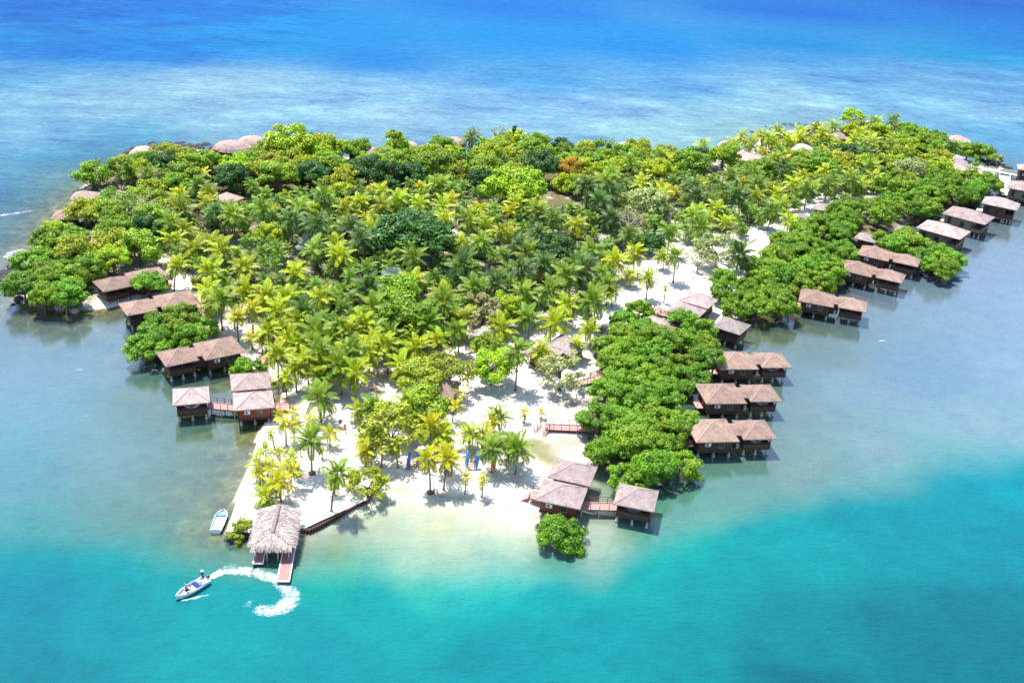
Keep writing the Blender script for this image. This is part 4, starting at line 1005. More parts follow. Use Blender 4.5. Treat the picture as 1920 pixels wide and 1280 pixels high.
tree(792, 768, 'round', 'mid', 4.6, 3.6, 'dense green tree in front of the brown beach bar')
tree(842, 700, 'loose', 'olive', 4.4, 4.4, 'thin olive tree hanging over the brown thatched beach bar')
tree(790, 712, 'round', 'olive', 4.2, 4.0)
tree(922, 690, 'round', 'bright', 3.9, 3.8, 'bright green tree with a bent trunk on the white sand')
tree(915, 655, 'loose', 'mid', 3.6, 4.4)
tree(1052, 700, 'loose', 'pale', 4.6, 3.8, 'pale leafed tree with dark forked trunk beside the upper red bridge')
tree(905, 590, 'loose', 'brown', 4.6, 5.0, 'brown leafed tree over the small red shelter')
tree(945, 585, 'round', 'bright', 4.0, 4.6)
tree(690, 905, 'loose', 'bright', 3.3, 2.4, 'small thin leafed tree leaning over the sea wall corner')
tree(1050, 1000, 'mangrove', 'mangrove', 3.6, 1.3, 'round mangrove bush standing in the shallows before the red beach hut')
tree(1040, 975, 'small', 'mangrove', 1.8, 1.6, at=None)
tree(458, 982, 'small', 'olive', 1.5, 1.1, 'small shrub on the rocks left of the thatched boat shelter')
tree(440, 1003, 'small', 'olive', 1.2, .6)
tree(452, 686, 'mangrove', 'mangrove', 2.6, 1.2, 'low mangrove bush at the end of the left shore bridge')
tree(480, 688, 'small', 'mangrove', 1.9, 1.0)
tree(210, 470, 'loose', 'olive', 5.4, 4.0); tree(140, 480, 'round', 'olive', 4.6, 3.6); tree(262, 468, 'round', 'mid', 5.0, 4.2); tree(103, 436, 'round', 'bright', 3.0, 3.4, 'bright green tree on the rocks beside the grey roofed left hut')
tree(160, 400, 'round', 'bright', 4.2, 4.0, 'bright green tree covering the leftmost stilt hut')
tree(1715, 312, 'bare', 'pale', 4.4, 4.6, 'pale bare tree standing in for bluish smoke among the right end trees')  # pale bare tree added in place of a bluish smoke patch
tree(1770, 262, 'bare', 'pale', 3.0, 3.0)
tree(1600, 222, 'loose', 'bright', 4.6, 6.4, 'airy yellow green tree at the back right skyline')
tree(1700, 322, 'loose', 'pale', 5.2, 4.4); tree(1660, 352, 'loose', 'mid', 4.6, 4.4)
tree(1840, 288, 'mangrove', 'mid', 4.4, 3.4); tree(1815, 284, 'mangrove', 'mid', 4.0, 3.4); tree(1866, 298, 'small', 'pale', 2.6, 1.4)
tree(1720, 262, 'mangrove', 'mid', 5.0, 4.4); tree(1745, 285, 'mangrove', 'mid', 4.4, 4.0); tree(1700, 250, 'mangrove', 'mid', 4.0, 4.4); tree(1755, 262, 'mangrove', 'mid', 3.6, 3.0)
tree(1340, 665, 'small', 'mangrove', 2.0, 5.4, 'leafy branch hanging over the farthest of three parallel bungalows'); 

# --- silver fan palms
def fan_palm(px, py, h, rad, label):
    p = G(px, py, h + .6); z = ground_z(p.x, p.y); t = empty('fan_palm', (p.x, p.y, z))
    b = MB(); b.tube([(0, 0, -.3), (0, 0, h)], [.2, .16], 8); b.build('trunk', M['bark_palm'], t)
    for k in range(22):
        V, F = [], []; n = 9; el = rnd.uniform(-.2, 1.25); a = k * 2.4; st = Vector((math.cos(a) * math.cos(el), math.sin(a) * math.cos(el), math.sin(el))); side = Vector((-math.sin(a), math.cos(a), 0)); c = st * rad * .5
        for j in range(n):
            f0, f1 = -1.25 + 2.5 * j / n, -1.25 + 2.5 * (j + .5) / n
            e0 = c + (st * math.cos(f0) + side * math.sin(f0)) * rad * .52; e1 = c + (st * math.cos(f1) + side * math.sin(f1)) * rad * .52; i = len(V); dn = Vector((0, 0, -.06 * rad * abs(f0)))
            V += [c, e0 + dn, (e0 + e1) / 2 + (st * .06 * rad) + dn, e1 + dn]; F.append((i, i + 1, i + 2, i + 3))
        me = quads_mesh('frond', V, F, [.3 + .4 * rnd.random()] * len(V)); me.materials.append(LEAF_COL['silver']); obj('frond', me, t, (0, 0, h))
    tag(t, label, 'palm'); TAKEN.append((p.x, p.y, rad))
fan_palm(577, 462, 3.6, 2.7, 'silver blue fan palm among lime palms left of the huge dark tree')
fan_palm(736, 524, 3.4, 2.6, 'silver blue fan palm below the huge dark green tree')
fan_palm(808, 492, 2.2, 1.6, 'small silver blue fan palm at the foot of the huge dark tree')

# --- fill: mangrove belts, back woods, palm grove
ROOF_PX = []
for o in list(bpy.data.objects):
    if o.name.startswith(('roof', 'saddle')) and o.parent:
        w = o.parent.matrix_basis @ o.location
        ROOF_PX.append((*P(w.x, w.y, 5.2 if o.parent.name.startswith('domed') else 4.0), (max(o.dimensions[0], 5.0)) * (.6 if o.parent.name.startswith('domed') else 1)))
def px_m(x, y): return FOC / (y * CP + CAM_Z * SP)
def clear_of_roofs(x, y, h, rad, k):
    px, py = P(x, y, h); s = px_m(x, y)
    for a, b, w in ROOF_PX:
        # a crown on the camera side of a roof hides it: keep those away
        if abs(px - a) < s * (w * .5 + rad * k) and -s * (w * .30 + rad * .35) < py - b < s * (w * .30 + rad * k): return False
    return True
def fill(pts, z, spacing, make, tries=4000, k=.8, limit=999, roofs=True, rad=3.0):
    poly = wpoly(pts, z); lo, hi = poly.min(0), poly.max(0); n = 0
    for _ in range(tries):
        if n >= limit: break
        x, y = rnd.uniform(lo[0], hi[0]), rnd.uniform(lo[1], hi[1])
        if not inside(np.array([[x, y]]), poly)[0]: continue
        if any((x - a) ** 2 + (y - b) ** 2 < (spacing * .5 + max(r * .62, spacing * .5)) ** 2 for a, b, r in TAKEN): continue
        if roofs and not clear_of_roofs(x, y, z, rad, k): continue
        if make(x, y): n += 1
    return n
def mk_mangrove(x, y):
    r = rnd.uniform(2.7, 3.9); return tree(0, 0, 'mangrove', 'mangrove', r, rnd.uniform(2.0, 4.2), at=(x, y, 0))
M1 = [(1125,625),(1180,590),(1250,590),(1330,600),(1360,645),(1325,690),(1285,770),(1295,830),(1280,870),(1230,895),(1130,895),(1098,860),(1105,800),(1105,770),(1150,720),(1125,660)]
M2 = [(1330,540),(1420,490),(1480,430),(1560,400),(1640,375),(1720,350),(1790,335),(1850,335),(1862,350),(1825,368),(1770,385),(1730,400),(1690,412),(1640,415),(1605,440),(1590,480),(1598,500),(1560,535),(1480,545),(1470,585),(1400,600),(1350,575)]
M3 = [(1640,445),(1700,445),(1755,462),(1795,488),(1790,505),(1745,508),(1735,490),(1690,470),(1650,460)]
M4 = [(255,645),(290,600),(340,575),(375,610),(365,640),(310,655),(270,662)]
M5 = [(30,525),(60,480),(110,455),(160,470),(200,480),(185,510),(160,535),(150,560),(90,560),(45,555)]
M6 = [(245,545),(290,525),(315,540),(280,556)]
for Mx, lim in ((M1, 40), (M3, 14), (M4, 8), (M5, 16), (M6, 4)): fill(Mx, 3.0, 3.3, mk_mangrove, 900, .15, lim, True, 3.2)
fill(M2, 3.0, 4.0, mk_mangrove, 2500, .15, 70, True, 3.2)
BWOOD = [(150,350),(185,305),(260,295),(400,292),(520,275),(620,282),(900,278),(1000,272),(1120,275),(1200,285),(1330,300),(1300,330),(1200,338),(1060,332),(900,345),(800,335),(620,365),(480,350),(380,345),(250,375),(170,385)]
def mk_wood(x, y):
    c = rnd.choices(['bright', 'mid', 'dark', 'olive', 'pale'], [5, 5, 1.2, 2, .6])[0]; k = 'loose' if c in ('olive', 'pale') else rnd.choice(['round', 'round', 'loose']); r = rnd.uniform(3.0, 5.0)
    return tree(0, 0, k, c, r, rnd.uniform(2.8, 4.6), at=(x, y, 0))
n_wood = fill(BWOOD, 3.5, 4.6, mk_wood, 3000, .4, 95)
LWOOD = [(140,390),(250,370),(330,400),(300,450),(230,500),(200,500),(150,470),(120,440)]
n_wood += fill(LWOOD, 3.5, 4.6, mk_wood, 800, .9, 22)
RWOOD = [(1450,262),(1560,240),(1660,240),(1740,275),(1800,300),(1790,330),(1700,345),(1640,360),(1560,340),(1480,330)]
def mk_grove(x, y):
    if rnd.random() < .12: return tree(0, 0, 'round', rnd.choice(['mid', 'bright', 'dark']), rnd.uniform(2.4, 3.4), rnd.uniform(2, 3.2), at=(x, y, 0))
    far = rnd.random(); c = rnd.choices(['golden', 'lime', 'green', 'deep'], [2, 5, 4, 1.6])[0]
    px, py = P(x, y, 6)
    if 320 < px < 620 and py > 440: c = rnd.choices(['golden', 'lime', 'green'], [4, 6, 1])[0]
    if 620 < px < 960 and 330 < py < 420: c = rnd.choices(['golden', 'lime'], [3, 6])[0]
    if 880 < px < 1100 and 430 < py < 580: c = rnd.choices(['green', 'deep', 'lime'], [4, 3, 2])[0]
    h = {'deep': 6.6, 'green': 5.8, 'lime': 4.8, 'golden': 3.5}[c] * rnd.uniform(.82, 1.15); q = P(x, y, h)
    return palm(q[0], q[1], h, c, {'deep': 4.5, 'green': 4.3, 'lime': 3.9, 'golden': 3.0}[c] * rnd.uniform(.88, 1.1), detail=q[1] > 560)
GROVE = [(320,440),(345,380),(420,345),(500,365),(620,375),(720,338),(860,335),(900,370),(1080,395),(1130,345),(1200,345),(1330,335),(1440,325),(1500,335),(1490,400),(1400,440),(1320,448),(1250,470),(1190,470),(1130,545),(1100,600),(1000,610),(880,625),(760,655),(690,668),(610,680),(540,668),(500,600),(430,590),(350,520)]
fill(GROVE, 4.6, 4.2, mk_grove, 8000, .35, 92)
fill(RWOOD, 5.0, 5.2, lambda x, y: mk_grove(x, y) if rnd.random() < .7 else mk_wood(x, y), 1500, .3, 30)
fill([(250,345),(350,315),(430,335),(345,400),(270,420)], 4.0, 5.0, mk_grove, 500, .3, 10)
# further trees of the back right end, shrubs between the palms
BRIGHT = [(1340,300),(1430,268),(1560,250),(1660,245),(1740,280),(1800,300),(1830,330),(1760,345),(1690,350),(1600,375),(1530,390),(1440,400),(1420,340)]
n_wood += fill(BRIGHT, 3.0, 5.2, mk_wood, 1500, .3, 18)
def mk_shrub(x, y): return tree(0, 0, 'small', rnd.choice(['bright', 'mid', 'olive', 'mid', 'dark']), rnd.uniform(1.2, 2.1), rnd.uniform(.7, 1.5), at=(x, y, 0))
n_shrub = fill(GROVE, 1.0, 3.4, mk_shrub, 3000, .3, 90) + fill(BRIGHT, 1.0, 3.6, mk_shrub, 1500, .3, 45)
# young palms under the tall ones: past the 300 that show largest, one mass
def young_palms():
    V, F, lf = [], [], []; spots = []
    def mk(x, y): spots.append((x, y)); TAKEN.append((x, y, 1.2)); return True
    fill(GROVE, 2.0, 2.3, mk, 9000, .3, 360); fill(BRIGHT, 2.0, 2.6, mk, 3000, .3, 130)
    src = []
    for me in CROWNS[:4]:
        c = np.zeros(len(me.vertices) * 3); me.vertices.foreach_get('co', c); a = np.zeros(len(me.vertices)); me.attributes['leaf'].data.foreach_get('value', a); src.append((c.reshape(-1, 3), np.array([tuple(p.vertices) for p in me.polygons]), a))
    off = 0
    for x, y in spots:
        z = ground_z(x, y)
        if z < .1: continue
        c, f, a = src[rnd.randrange(4)]; q = rnd.uniform(0, 6.28); s = rnd.uniform(2.0, 3.0); h = rnd.uniform(1.8, 4.2); ca, sa = math.cos(q) * s, math.sin(q) * s
        V.append(np.stack([c[:, 0] * ca - c[:, 1] * sa + x, c[:, 0] * sa + c[:, 1] * ca + y, c[:, 2] * s + z + h], 1)); F.append(f + off); lf.append(np.clip(a + rnd.uniform(-.25, .25), 0, 1)); off += len(c)
    me = quads_mesh('young_palms', np.concatenate(V), np.concatenate(F), np.concatenate(lf)); me.materials.append(PALM_COL['green'])
    tag(obj('young_palms', me), 'mass of low young palms filling the grove floor', 'palms', kind='stuff')
young_palms()
print('palms', sum(p['noun'] == 'coconut palm' for p in PLANTS), 'plants', len(PLANTS), 'frond palms', FROND_PALMS[0], 'objects', len(bpy.data.objects))

# --- undergrowth under the grove and along the back woods
def undergrowth():
    C, N = [], []
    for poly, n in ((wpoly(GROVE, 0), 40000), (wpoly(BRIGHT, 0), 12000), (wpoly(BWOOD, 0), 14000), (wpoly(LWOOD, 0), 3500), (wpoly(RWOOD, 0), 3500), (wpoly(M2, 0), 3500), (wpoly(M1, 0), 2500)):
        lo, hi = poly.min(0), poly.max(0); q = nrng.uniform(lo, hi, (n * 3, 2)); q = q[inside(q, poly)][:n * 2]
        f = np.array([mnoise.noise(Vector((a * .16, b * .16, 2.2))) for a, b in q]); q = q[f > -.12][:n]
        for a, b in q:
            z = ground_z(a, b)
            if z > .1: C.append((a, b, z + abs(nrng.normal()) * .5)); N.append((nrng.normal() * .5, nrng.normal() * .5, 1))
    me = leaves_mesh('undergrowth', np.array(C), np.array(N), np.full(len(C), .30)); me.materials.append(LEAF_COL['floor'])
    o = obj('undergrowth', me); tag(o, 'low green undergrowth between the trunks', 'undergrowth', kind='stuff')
undergrowth()
# ------------------------------------------------------------------ quay, dock, boats, people, small things
def offset_path(pts, d):
    out = []
    for i, p in enumerate(pts):
        a = pts[max(i - 1, 0)]; b = pts[min(i + 1, len(pts) - 1)]; t = (b - a) / np.linalg.norm(b - a)
        out.append(p + np.array([-t[1], t[0]]) * d)
    return out
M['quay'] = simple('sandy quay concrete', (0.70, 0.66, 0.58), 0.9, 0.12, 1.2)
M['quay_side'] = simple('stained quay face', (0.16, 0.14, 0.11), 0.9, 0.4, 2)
def quay():
    t = empty('quay', (QUAY[4][0], QUAY[4][1], 0))
    def strip(name, path, d, mats):
        inn = offset_path(path, d); b = MB(); o = Vector((QUAY[4][0], QUAY[4][1], 0))
        outp = [Vector((p[0], p[1], .62)) - o for p in path]; inp = [Vector((p[0], p[1], ground_z(p[0], p[1]) - .04)) - o for p in inn]; low = [Vector((p.x, p.y, -1.2)) for p in outp]
        edge = [q + (r - q).normalized() * .28 for q, r in zip(outp, inp)]
        for k in range(len(path) - 1):
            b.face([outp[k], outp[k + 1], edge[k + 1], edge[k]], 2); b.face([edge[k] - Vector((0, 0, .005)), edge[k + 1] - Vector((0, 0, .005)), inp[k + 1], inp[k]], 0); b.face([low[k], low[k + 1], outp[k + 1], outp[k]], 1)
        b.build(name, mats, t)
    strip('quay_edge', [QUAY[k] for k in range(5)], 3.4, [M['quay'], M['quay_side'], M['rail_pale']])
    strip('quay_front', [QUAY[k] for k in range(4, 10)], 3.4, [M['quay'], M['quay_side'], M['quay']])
    return tag(t, 'sandy quay ending in a point behind the thatched boat shelter', 'quay')
quay()

def sea_wall():
    path = [Vector((*q, 0)) for q in wpoly([(562,997),(580,997),(600,988),(640,966),(665,952),(690,941),(700,920),(712,900)], .3)]
    t = empty('sea_wall', path[0]); b = MB(); step = .46; acc = 0.0; o = path[0]
    for a, c in zip(path, path[1:]):
        L = (c - a).length; k = acc
        while k < L:
            q = a.lerp(c, k / L) - o; h = .62 + rnd.uniform(-.05, .05); p = MB(); p.tube([(q.x, q.y, -1.3), (q.x, q.y, h)], .15, 7); p.build('post', M['dark_wood'], t); k += step
        acc = k - L
    cap = [p - o + Vector((.05, .22, .66)) for p in path]; b.tube(cap, .13, 4); b.build('cap_rail', M['rail'], t)
    one('backing_board', M['dark_wood'], t, *[(((a + c) / 2 - o + Vector((.06, .2, .1))), ((c - a).length, .08, .9), math.atan2(c.y - a.y, c.x - a.x)) for a, c in zip(path, path[1:])])
    return tag(t, 'dark timber post sea wall right of the thatched boat shelter', 'wall')
sea_wall()

def boat_shelter():
    x, y, a, w, d = -31.26, 117.76, .085, 5.5, 8.5
    t = empty('boat_shelter', (x, y, 0), a); ze, zr = 2.75, 3.75; yf = -d / 2 + 1.7
    b = MB()
    for s in (-1, 1): b.face([(s * w / 2, -d / 2, ze), (s * w / 2, d / 2, ze), (0, d / 2 - .3, zr), (0, yf, zr)])
    b.face([(-w / 2, -d / 2, ze), (w / 2, -d / 2, ze), (0, yf, zr)])
    rf = b.build('roof_base', M['thatch_brown'], t)
    V, F, lf = [], [], []
    def strand(p, dv, wv):
        i = len(V); V.extend([p - wv, p + wv, p + dv + wv * .5, p + dv - wv * .5]); F.append((i, i + 1, i + 2, i + 3)); lf.extend([rnd.random()] * 4)
    for k in range(2600):                       # two long slopes
        s = rnd.choice((-1, 1)); u = rnd.uniform(.86, 1.0) if k < 420 else rnd.random() ** .9; y0 = rnd.uniform(-d / 2, d / 2)
        if y0 < yf and u < (yf - y0) / (yf + d / 2) * 1.0: continue
        p = Vector((s * w / 2 * u, y0, zr + (ze - zr) * u + rnd.uniform(.02, .15)))
        dv = Vector((s, rnd.uniform(-.35, .35), -.40 - (.35 if u > .86 else 0))).normalized() * rnd.uniform(.5, 1.0)
        strand(p, dv, Vector((rnd.uniform(-.3, .3), 1, 0)).normalized() * rnd.uniform(.03, .075))
    for k in range(1100):                       # front hip
        v = rnd.uniform(.82, 1.02) if k < 420 else rnd.random() ** .8; x0 = rnd.uniform(-1, 1) * w / 2 * min(1, v)
        p = Vector((x0, yf + (-d / 2 - yf) * v, zr + (ze - zr) * min(1, v) + rnd.uniform(.02, .15)))
        dv = Vector((rnd.uniform(-.3, .3) + x0 * .1, -1, -.45 - (.4 if v > .84 else 0))).normalized() * rnd.uniform(.45, .95)
        strand(p, dv, Vector((1, rnd.uniform(-.3, .3), 0)).normalized() * rnd.uniform(.03, .075))
    me = quads_mesh('thatch', V, F, lf); me.materials.append(M['straw']); o = obj('thatch', me, t); tag(o, kind='stuff')
    c = MB(); c.tube([(0, yf, zr + .08), (0, 0, zr + .16), (0, d / 2 - .2, zr + .08)], [.2, .26, .2], 7); c.build('ridge_bundle', M['straw'], t)
    for px in (-w / 2 + .5, -.75, .75, w / 2 - .5):
        for py in (-d / 2 + .5, d / 2 - .6):
            p = MB(); p.tube([(px, py, -1.2), (px, py, ze + .05)], .09, 7); p.build('post', M['rail_pale'], t)
    return tag(t, 'pale thatched gable roof boat shelter at the tip of the quay', 'shelter')
def straw_mat():
    m, n, l, b = new_mat('straw'); nt = m.node_tree
    c = ramp(nt, attr(nt, 'leaf'), [(0, (.22, .165, .14)), (.5, (.40, .335, .305)), (1, (.60, .54, .50))]); l.new(c, b.inputs['Base Color']); b.inputs['Roughness'].default_value = .9; return m
M['straw'] = straw_mat()
boat_shelter()
def pier(x, y, a, w, y0, y1, label):
    t = empty('pier', (x, y, 0), a); L = y1 - y0; yc = (y0 + y1) / 2
    one('deck', M['deck_y'], t, ((0, yc, .62), (w - .3, L - .2, .1)))
    for s in (-1, 1): one('edge_board', M['white'], t, ((s * (w / 2 - .07), yc, .6), (.15, L, .2)))
    one('end_board', M['white'], t, ((0, y0 + .05, .595), (w - .3, .12, .19)))
    one('fascia', M['rail'], t, ((0, yc, .44), (w - .1, L - .1, .1)))
    for s in (-1, 1):
        for k in range(4):
            p = MB(); q = y0 + .3 + (L - .6) * k / 3; p.tube([(s * (w / 2 - .2), q, -1.6), (s * (w / 2 - .2), q, .4)], .1, 7); p.build('piling', M['dark_wood'], t)
    return tag(t, label, 'pier')
pier(-28.75, 113.0, .10, 1.75, -3.9, 5.8, 'longer red pier with white edges reaching out right of the thatched shelter')
pier(-32.75, 113.9, .13, 1.5, -1.5, 4.9, 'short dark shaded pier with white end under the thatched shelter')

# --- boats
def hull(L, B, H, sheer=.35, bow=1.0, n=12):
    b = MB(); out, inn = [], []
    for k in range(n + 1):
        u = k / n; x = L * (u - .5); w = B / 2 * (1 - max(0, (u - .45) / .55) ** (2.2 * bow)) * (.90 + .1 * min(1, u * 3)); w = max(w, .03); z = H + sheer * max(0, u - .4) ** 1.5; kl = .12 * u ** 3 * H * 3
        out.append([(x, -w, z), (x, -w * .96, z * .55), (x, -w * .62, kl - .12), (x, 0, kl - .2), (x, w * .62, kl - .12), (x, w * .96, z * .55), (x, w, z)])
        wi = max(w - .12, .01); inn.append([(x, -wi, z - .02), (x, -wi * .92, .26), (x, wi * .92, .26), (x, wi, z - .02)])
    b.grid(out, 0, False); b.face(list(reversed(out[0])), 0)
    for k in range(n):
        for i, j in ((0, 0), (6, 3)):
            q = [out[k][i], out[k + 1][i], inn[k + 1][j], inn[k][j]]; b.face(q if i else list(reversed(q)), 0)
    b.grid([list(reversed(r)) for r in inn], 1, False)
    return b
def person(name, x, y, z, rz, shirt, pants, pose, label, hat=None, s=1.0):
    """one skinned figure; pose: standing / seated / driving"""
    t = empty(name, (x, y, z), rz); J = {}
    sit = pose == 'seated'; hip = .47 if sit else .93
    J['pel'] = (0, 0, hip); J['chest'] = (0, .04 if not sit else .0, hip + .38); J['neck'] = (0, .0, hip + .53); J['head'] = (0, .03, hip + .66); J['top'] = (0, .02, hip + .78)
    for sd, q in ((-1, 'l'), (1, 'r')):
        J['sh' + q] = (sd * .19, 0, hip + .48)
        if pose == 'driving': J['el' + q] = (sd * .26, .2, hip + .3); J['ha' + q] = (sd * .14, .45, hip + .33)
        elif sit: J['el' + q] = (sd * .27, .1, hip + .22); J['ha' + q] = (sd * .18, .34, hip + .1)
        else: J['el' + q] = (sd * .30, -.02 + .05 * sd, hip + .2); J['ha' + q] = (sd * .33, .10 * sd, hip - .06)
        J['hp' + q] = (sd * .10, 0, hip - .04)
        if sit: J['kn' + q] = (sd * .14, .44, .47); J['an' + q] = (sd * .14, .46, .07); J['to' + q] = (sd * .15, .64, .03)
        else: J['kn' + q] = (sd * .12, .05 * sd + .03, .5); J['an' + q] = (sd * .14, .10 * sd, .07); J['to' + q] = (sd * .16, .10 * sd + .2, .03)
    E = [('pel', 'chest'), ('chest', 'neck'), ('neck', 'head'), ('head', 'top')]
    for q in 'lr': E += [('chest', 'sh' + q), ('sh' + q, 'el' + q), ('el' + q, 'ha' + q), ('pel', 'hp' + q), ('hp' + q, 'kn' + q), ('kn' + q, 'an' + q), ('an' + q, 'to' + q)]
    names = list(J); rad = {'pel': .15, 'chest': .17, 'neck': .06, 'head': .105, 'top': .075, 'sh': .075, 'el': .05, 'ha': .042, 'hp': .10, 'kn': .068, 'an': .048, 'to': .04}
    me = bpy.data.meshes.new('body'); me.from_pydata([J[n] for n in names], [(names.index(a), names.index(b)) for a, b in E], [])
    o = obj('body', me, t)
    sk = o.modifiers.new('skin', 'SKIN'); o.modifiers.new('smooth', 'SUBSURF').levels = 1
    for n, v in zip(names, me.skin_vertices[0].data):
        r = rad.get(n) or rad[n[:2]]; v.radius = (r, r * .8 if n in ('chest', 'pel') else r); v.use_root = n == 'pel'
    dg = bpy.context.evaluated_depsgraph_get(); ev = o.evaluated_get(dg); m2 = bpy.data.meshes.new_from_object(ev); o.modifiers.clear(); o.data = m2
    m2.materials.clear()
    for mt in (M['skin'], M[shirt], M[pants], M['hair']): m2.materials.append(mt)
    for p in m2.polygons:
        c = p.center; p.use_smooth = True
        if c.z > hip + .72 or (c.z > hip + .6 and c.y < -.01): p.material_index = 3
        elif c.z > hip + .52: p.material_index = 0
        elif c.z > hip - .02 and abs(c.x) < .27 and (not sit or c.y < .2): p.material_index = 1
        elif c.z > (.3 if not sit else .2): p.material_index = 2 if abs(c.x) < .25 else 0
        else: p.material_index = 0
    if hat:
        h = MB(); h.tube([(0, .02, hip + .74), (0, .02, hip + .76)], .2, 12); h.tube([(0, .02, hip + .76), (0, .02, hip + .86)], [.12, .1], 12); h.build('hat', M[hat], t)
    for i, sd in enumerate((-1, 1)):                       # eyes and nose, small as they are
        e = MB(); e.tube([(sd * .038, .125, hip + .665), (sd * .038, .137, hip + .665)], .013, 6); e.build('eye', M['hair'], t)
    return tag(t, label, 'person')

def motor_boat():
    bow, st = G(329, 1122, .3), G(389, 1086, .3); c = (bow + st) / 2; dv = bow - st; a = math.atan2(dv.y, dv.x); L = dv.length
    t = empty('motor_boat', (c.x, c.y, .02), a); hull(L, 1.75, .62).build('hull', [M['white_gloss'], M['white_in']], t, smooth=False)
    s = MB(); s.box((-.15 * L, 0, .5), (.42, 1.4, .08)); s.build('bench', M['cloth_blue'], t); s = MB(); s.box((.12 * L, 0, .5), (.42, 1.35, .08)); s.build('bench', M['cloth_white'], t)
    one('console', M['white_gloss'], t, ((-.24 * L, 0, .62), (.5, .6, .7)))
    m = MB(); m.box((-L / 2 - .12, 0, .78), (.38, .34, .42)); m.box((-L / 2 - .16, 0, .3), (.16, .12, .9)); m.build('outboard_motor', M['metal_grey'], t)
    r = MB(); r.tube([(-.4 * L, -.86, .7), (0, -.87, .72), (.25 * L, -.74, .78)], .03, 5); r.build('rub_rail', M['blue'], t); r = MB(); r.tube([(-.4 * L, .86, .7), (0, .87, .72), (.25 * L, .74, .78)], .03, 5); r.build('rub_rail', M['blue'], t)
    tag(t, 'white motor boat turning ahead of a curved foam wake', 'boat')
    Mx = Matrix.Translation(c) @ Matrix.Rotation(a, 4, 'Z')
    def w(x, y, z): return tuple(Mx @ Vector((x, y, z)))
    person('person', *w(-.36 * L, .05, .26), a - PI / 2, 'cloth_blue', 'cloth_blue', 'driving', 'person in navy clothes and pale hat standing at the stern of the motor boat', hat='cloth_white')
    person('person', *w(.2 * L, .25, .1), a + PI / 2, 'cloth_blue', 'cloth_black', 'seated', 'person in navy shirt sitting low near the bow of the motor boat')
    person('person', *w(.1 * L, -.3, .1), a + PI / 2, 'cloth_white', 'cloth_black', 'seated', 'person in white shirt sitting amidships in the motor boat')
M['white_in'] = simple('boat floor', (0.55, 0.53, 0.50), .6, .15)
motor_boat()
def skiff():
    p0, p1 = G(409, 996, .3), G(424, 958, .3); c = (p0 + p1) / 2; dv = p1 - p0; a = math.atan2(dv.y, dv.x); L = dv.length + .2
    t = empty('moored_skiff', (c.x - .35, c.y, .02), a); hull(L, 1.8, .55, .15, 2.2).build('hull', [M['white_gloss'], M['white_in']], t)
    one('bench', M['sky_blue'], t, ((.27 * L, 0, .42), (.5, 1.45, .1))); one('stern_seat', M['white'], t, ((-.40 * L, 0, .44), (.4, 1.4, .1)))
    b = MB(); b.tube([(-.45 * L, .78, .58), (.1 * L, .8, .58), (.33 * L, .7, .62)], .04, 5); b.build('side_rail', M['sky_blue'], t)
    r = MB(); r.tube([(.47 * L, -.1, .55), (.5 * L, -.7, .45), (.5 * L, -1.1, .62)], .02, 4); r.build('mooring_rope', M['rail_pale'], t)
    return tag(t, 'empty white skiff with blue bench moored at the left quay edge', 'boat')
skiff()

# --- foam
def foam_mat():
    m, n, l, b = new_mat('foam'); nt = m.node_tree
    b.inputs['Base Color'].default_value = (.86, .88, .88, 1); b.inputs['Roughness'].default_value = .8
    f = nz(nt, 2.2, 6, .8); f2 = nz(nt, .6, 3, .6)
    v = mth(nt, 'ADD', mth(nt, 'MULTIPLY', f, 1.3), mth(nt, 'MULTIPLY', f2, .7))
    v = mth(nt, 'ADD', v, mth(nt, 'MULTIPLY_ADD', attr(nt, 'dense'), .95, -1.56))
    al = ramp(nt, v, [(.05, (0, 0, 0)), (.25, (.25, .25, .25)), (.62, (1, 1, 1))]); l.new(al, b.inputs['Alpha']); return m
FOAM = foam_mat()
def foam(name, px_path, widths, dense, label, sub=10):
    pts = [G(x, y, .03) for x, y in px_path]; path, wd, dn = [], [], []
    def cr(p, k, t):
        p0, p1, p2, p3 = p[max(k - 1, 0)], p[k], p[k + 1], p[min(k + 2, len(p) - 1)]
        return .5 * ((2 * p1) + (p2 - p0) * t + (2 * p0 - 5 * p1 + 4 * p2 - p3) * t * t + (3 * p1 - p0 - 3 * p2 + p3) * t ** 3)
    for k in range(len(pts) - 1):
        for j in range(sub): path.append(cr(pts, k, j / sub)); wd.append(cr(widths, k, j / sub)); dn.append(cr(dense, k, j / sub))
    path.append(pts[-1]); wd.append(widths[-1]); dn.append(dense[-1]); b = MB(); D = []; rings = []; NA = 9
    for k, p in enumerate(path):
        t = (path[min(k + 1, len(path) - 1)] - path[max(k - 1, 0)]).normalized(); s = Vector((-t.y, t.x, 0)); ring = []
        for j in range(NA):
            u = 2 * j / (NA - 1) - 1; e = 1 - u * u; ring.append(p + s * u * wd[k] * .5 + Vector((0, 0, .02 + .10 * e * dn[k] * (.5 + .5 * mnoise.noise(p * 1.3 + s * u * 2)))))
            D.append(max(0, dn[k]) * (e ** .5))
        rings.append(ring)
    b.grid(rings, 0, False); me = b.mesh(name, FOAM, True); attr_f(me, 'dense', D)
    return tag(obj(name, me), label, 'foam', kind='stuff')
foam('wake_foam', [(385,1088),(415,1074),(450,1070),(485,1076),(515,1085),(536,1100),(545,1116),(540,1132),(520,1142),(497,1144),(478,1140)], [.9,1.8,2.5,2.7,2.8,3.2,3.8,4.0,3.4,2.9,2.6], [1.0,1.0,.9,.95,.95,.9,.85,.9,.95,1.0,.8], 'white foam wake curling behind the motor boat')
foam('wake_foam', [(395,1080),(425,1064),(460,1060),(495,1066),(515,1072)], [.8,1.6,2.2,2.4,1.5], [.9,.72,.62,.6,.5], 'thin outer streak of the motor boat wake')
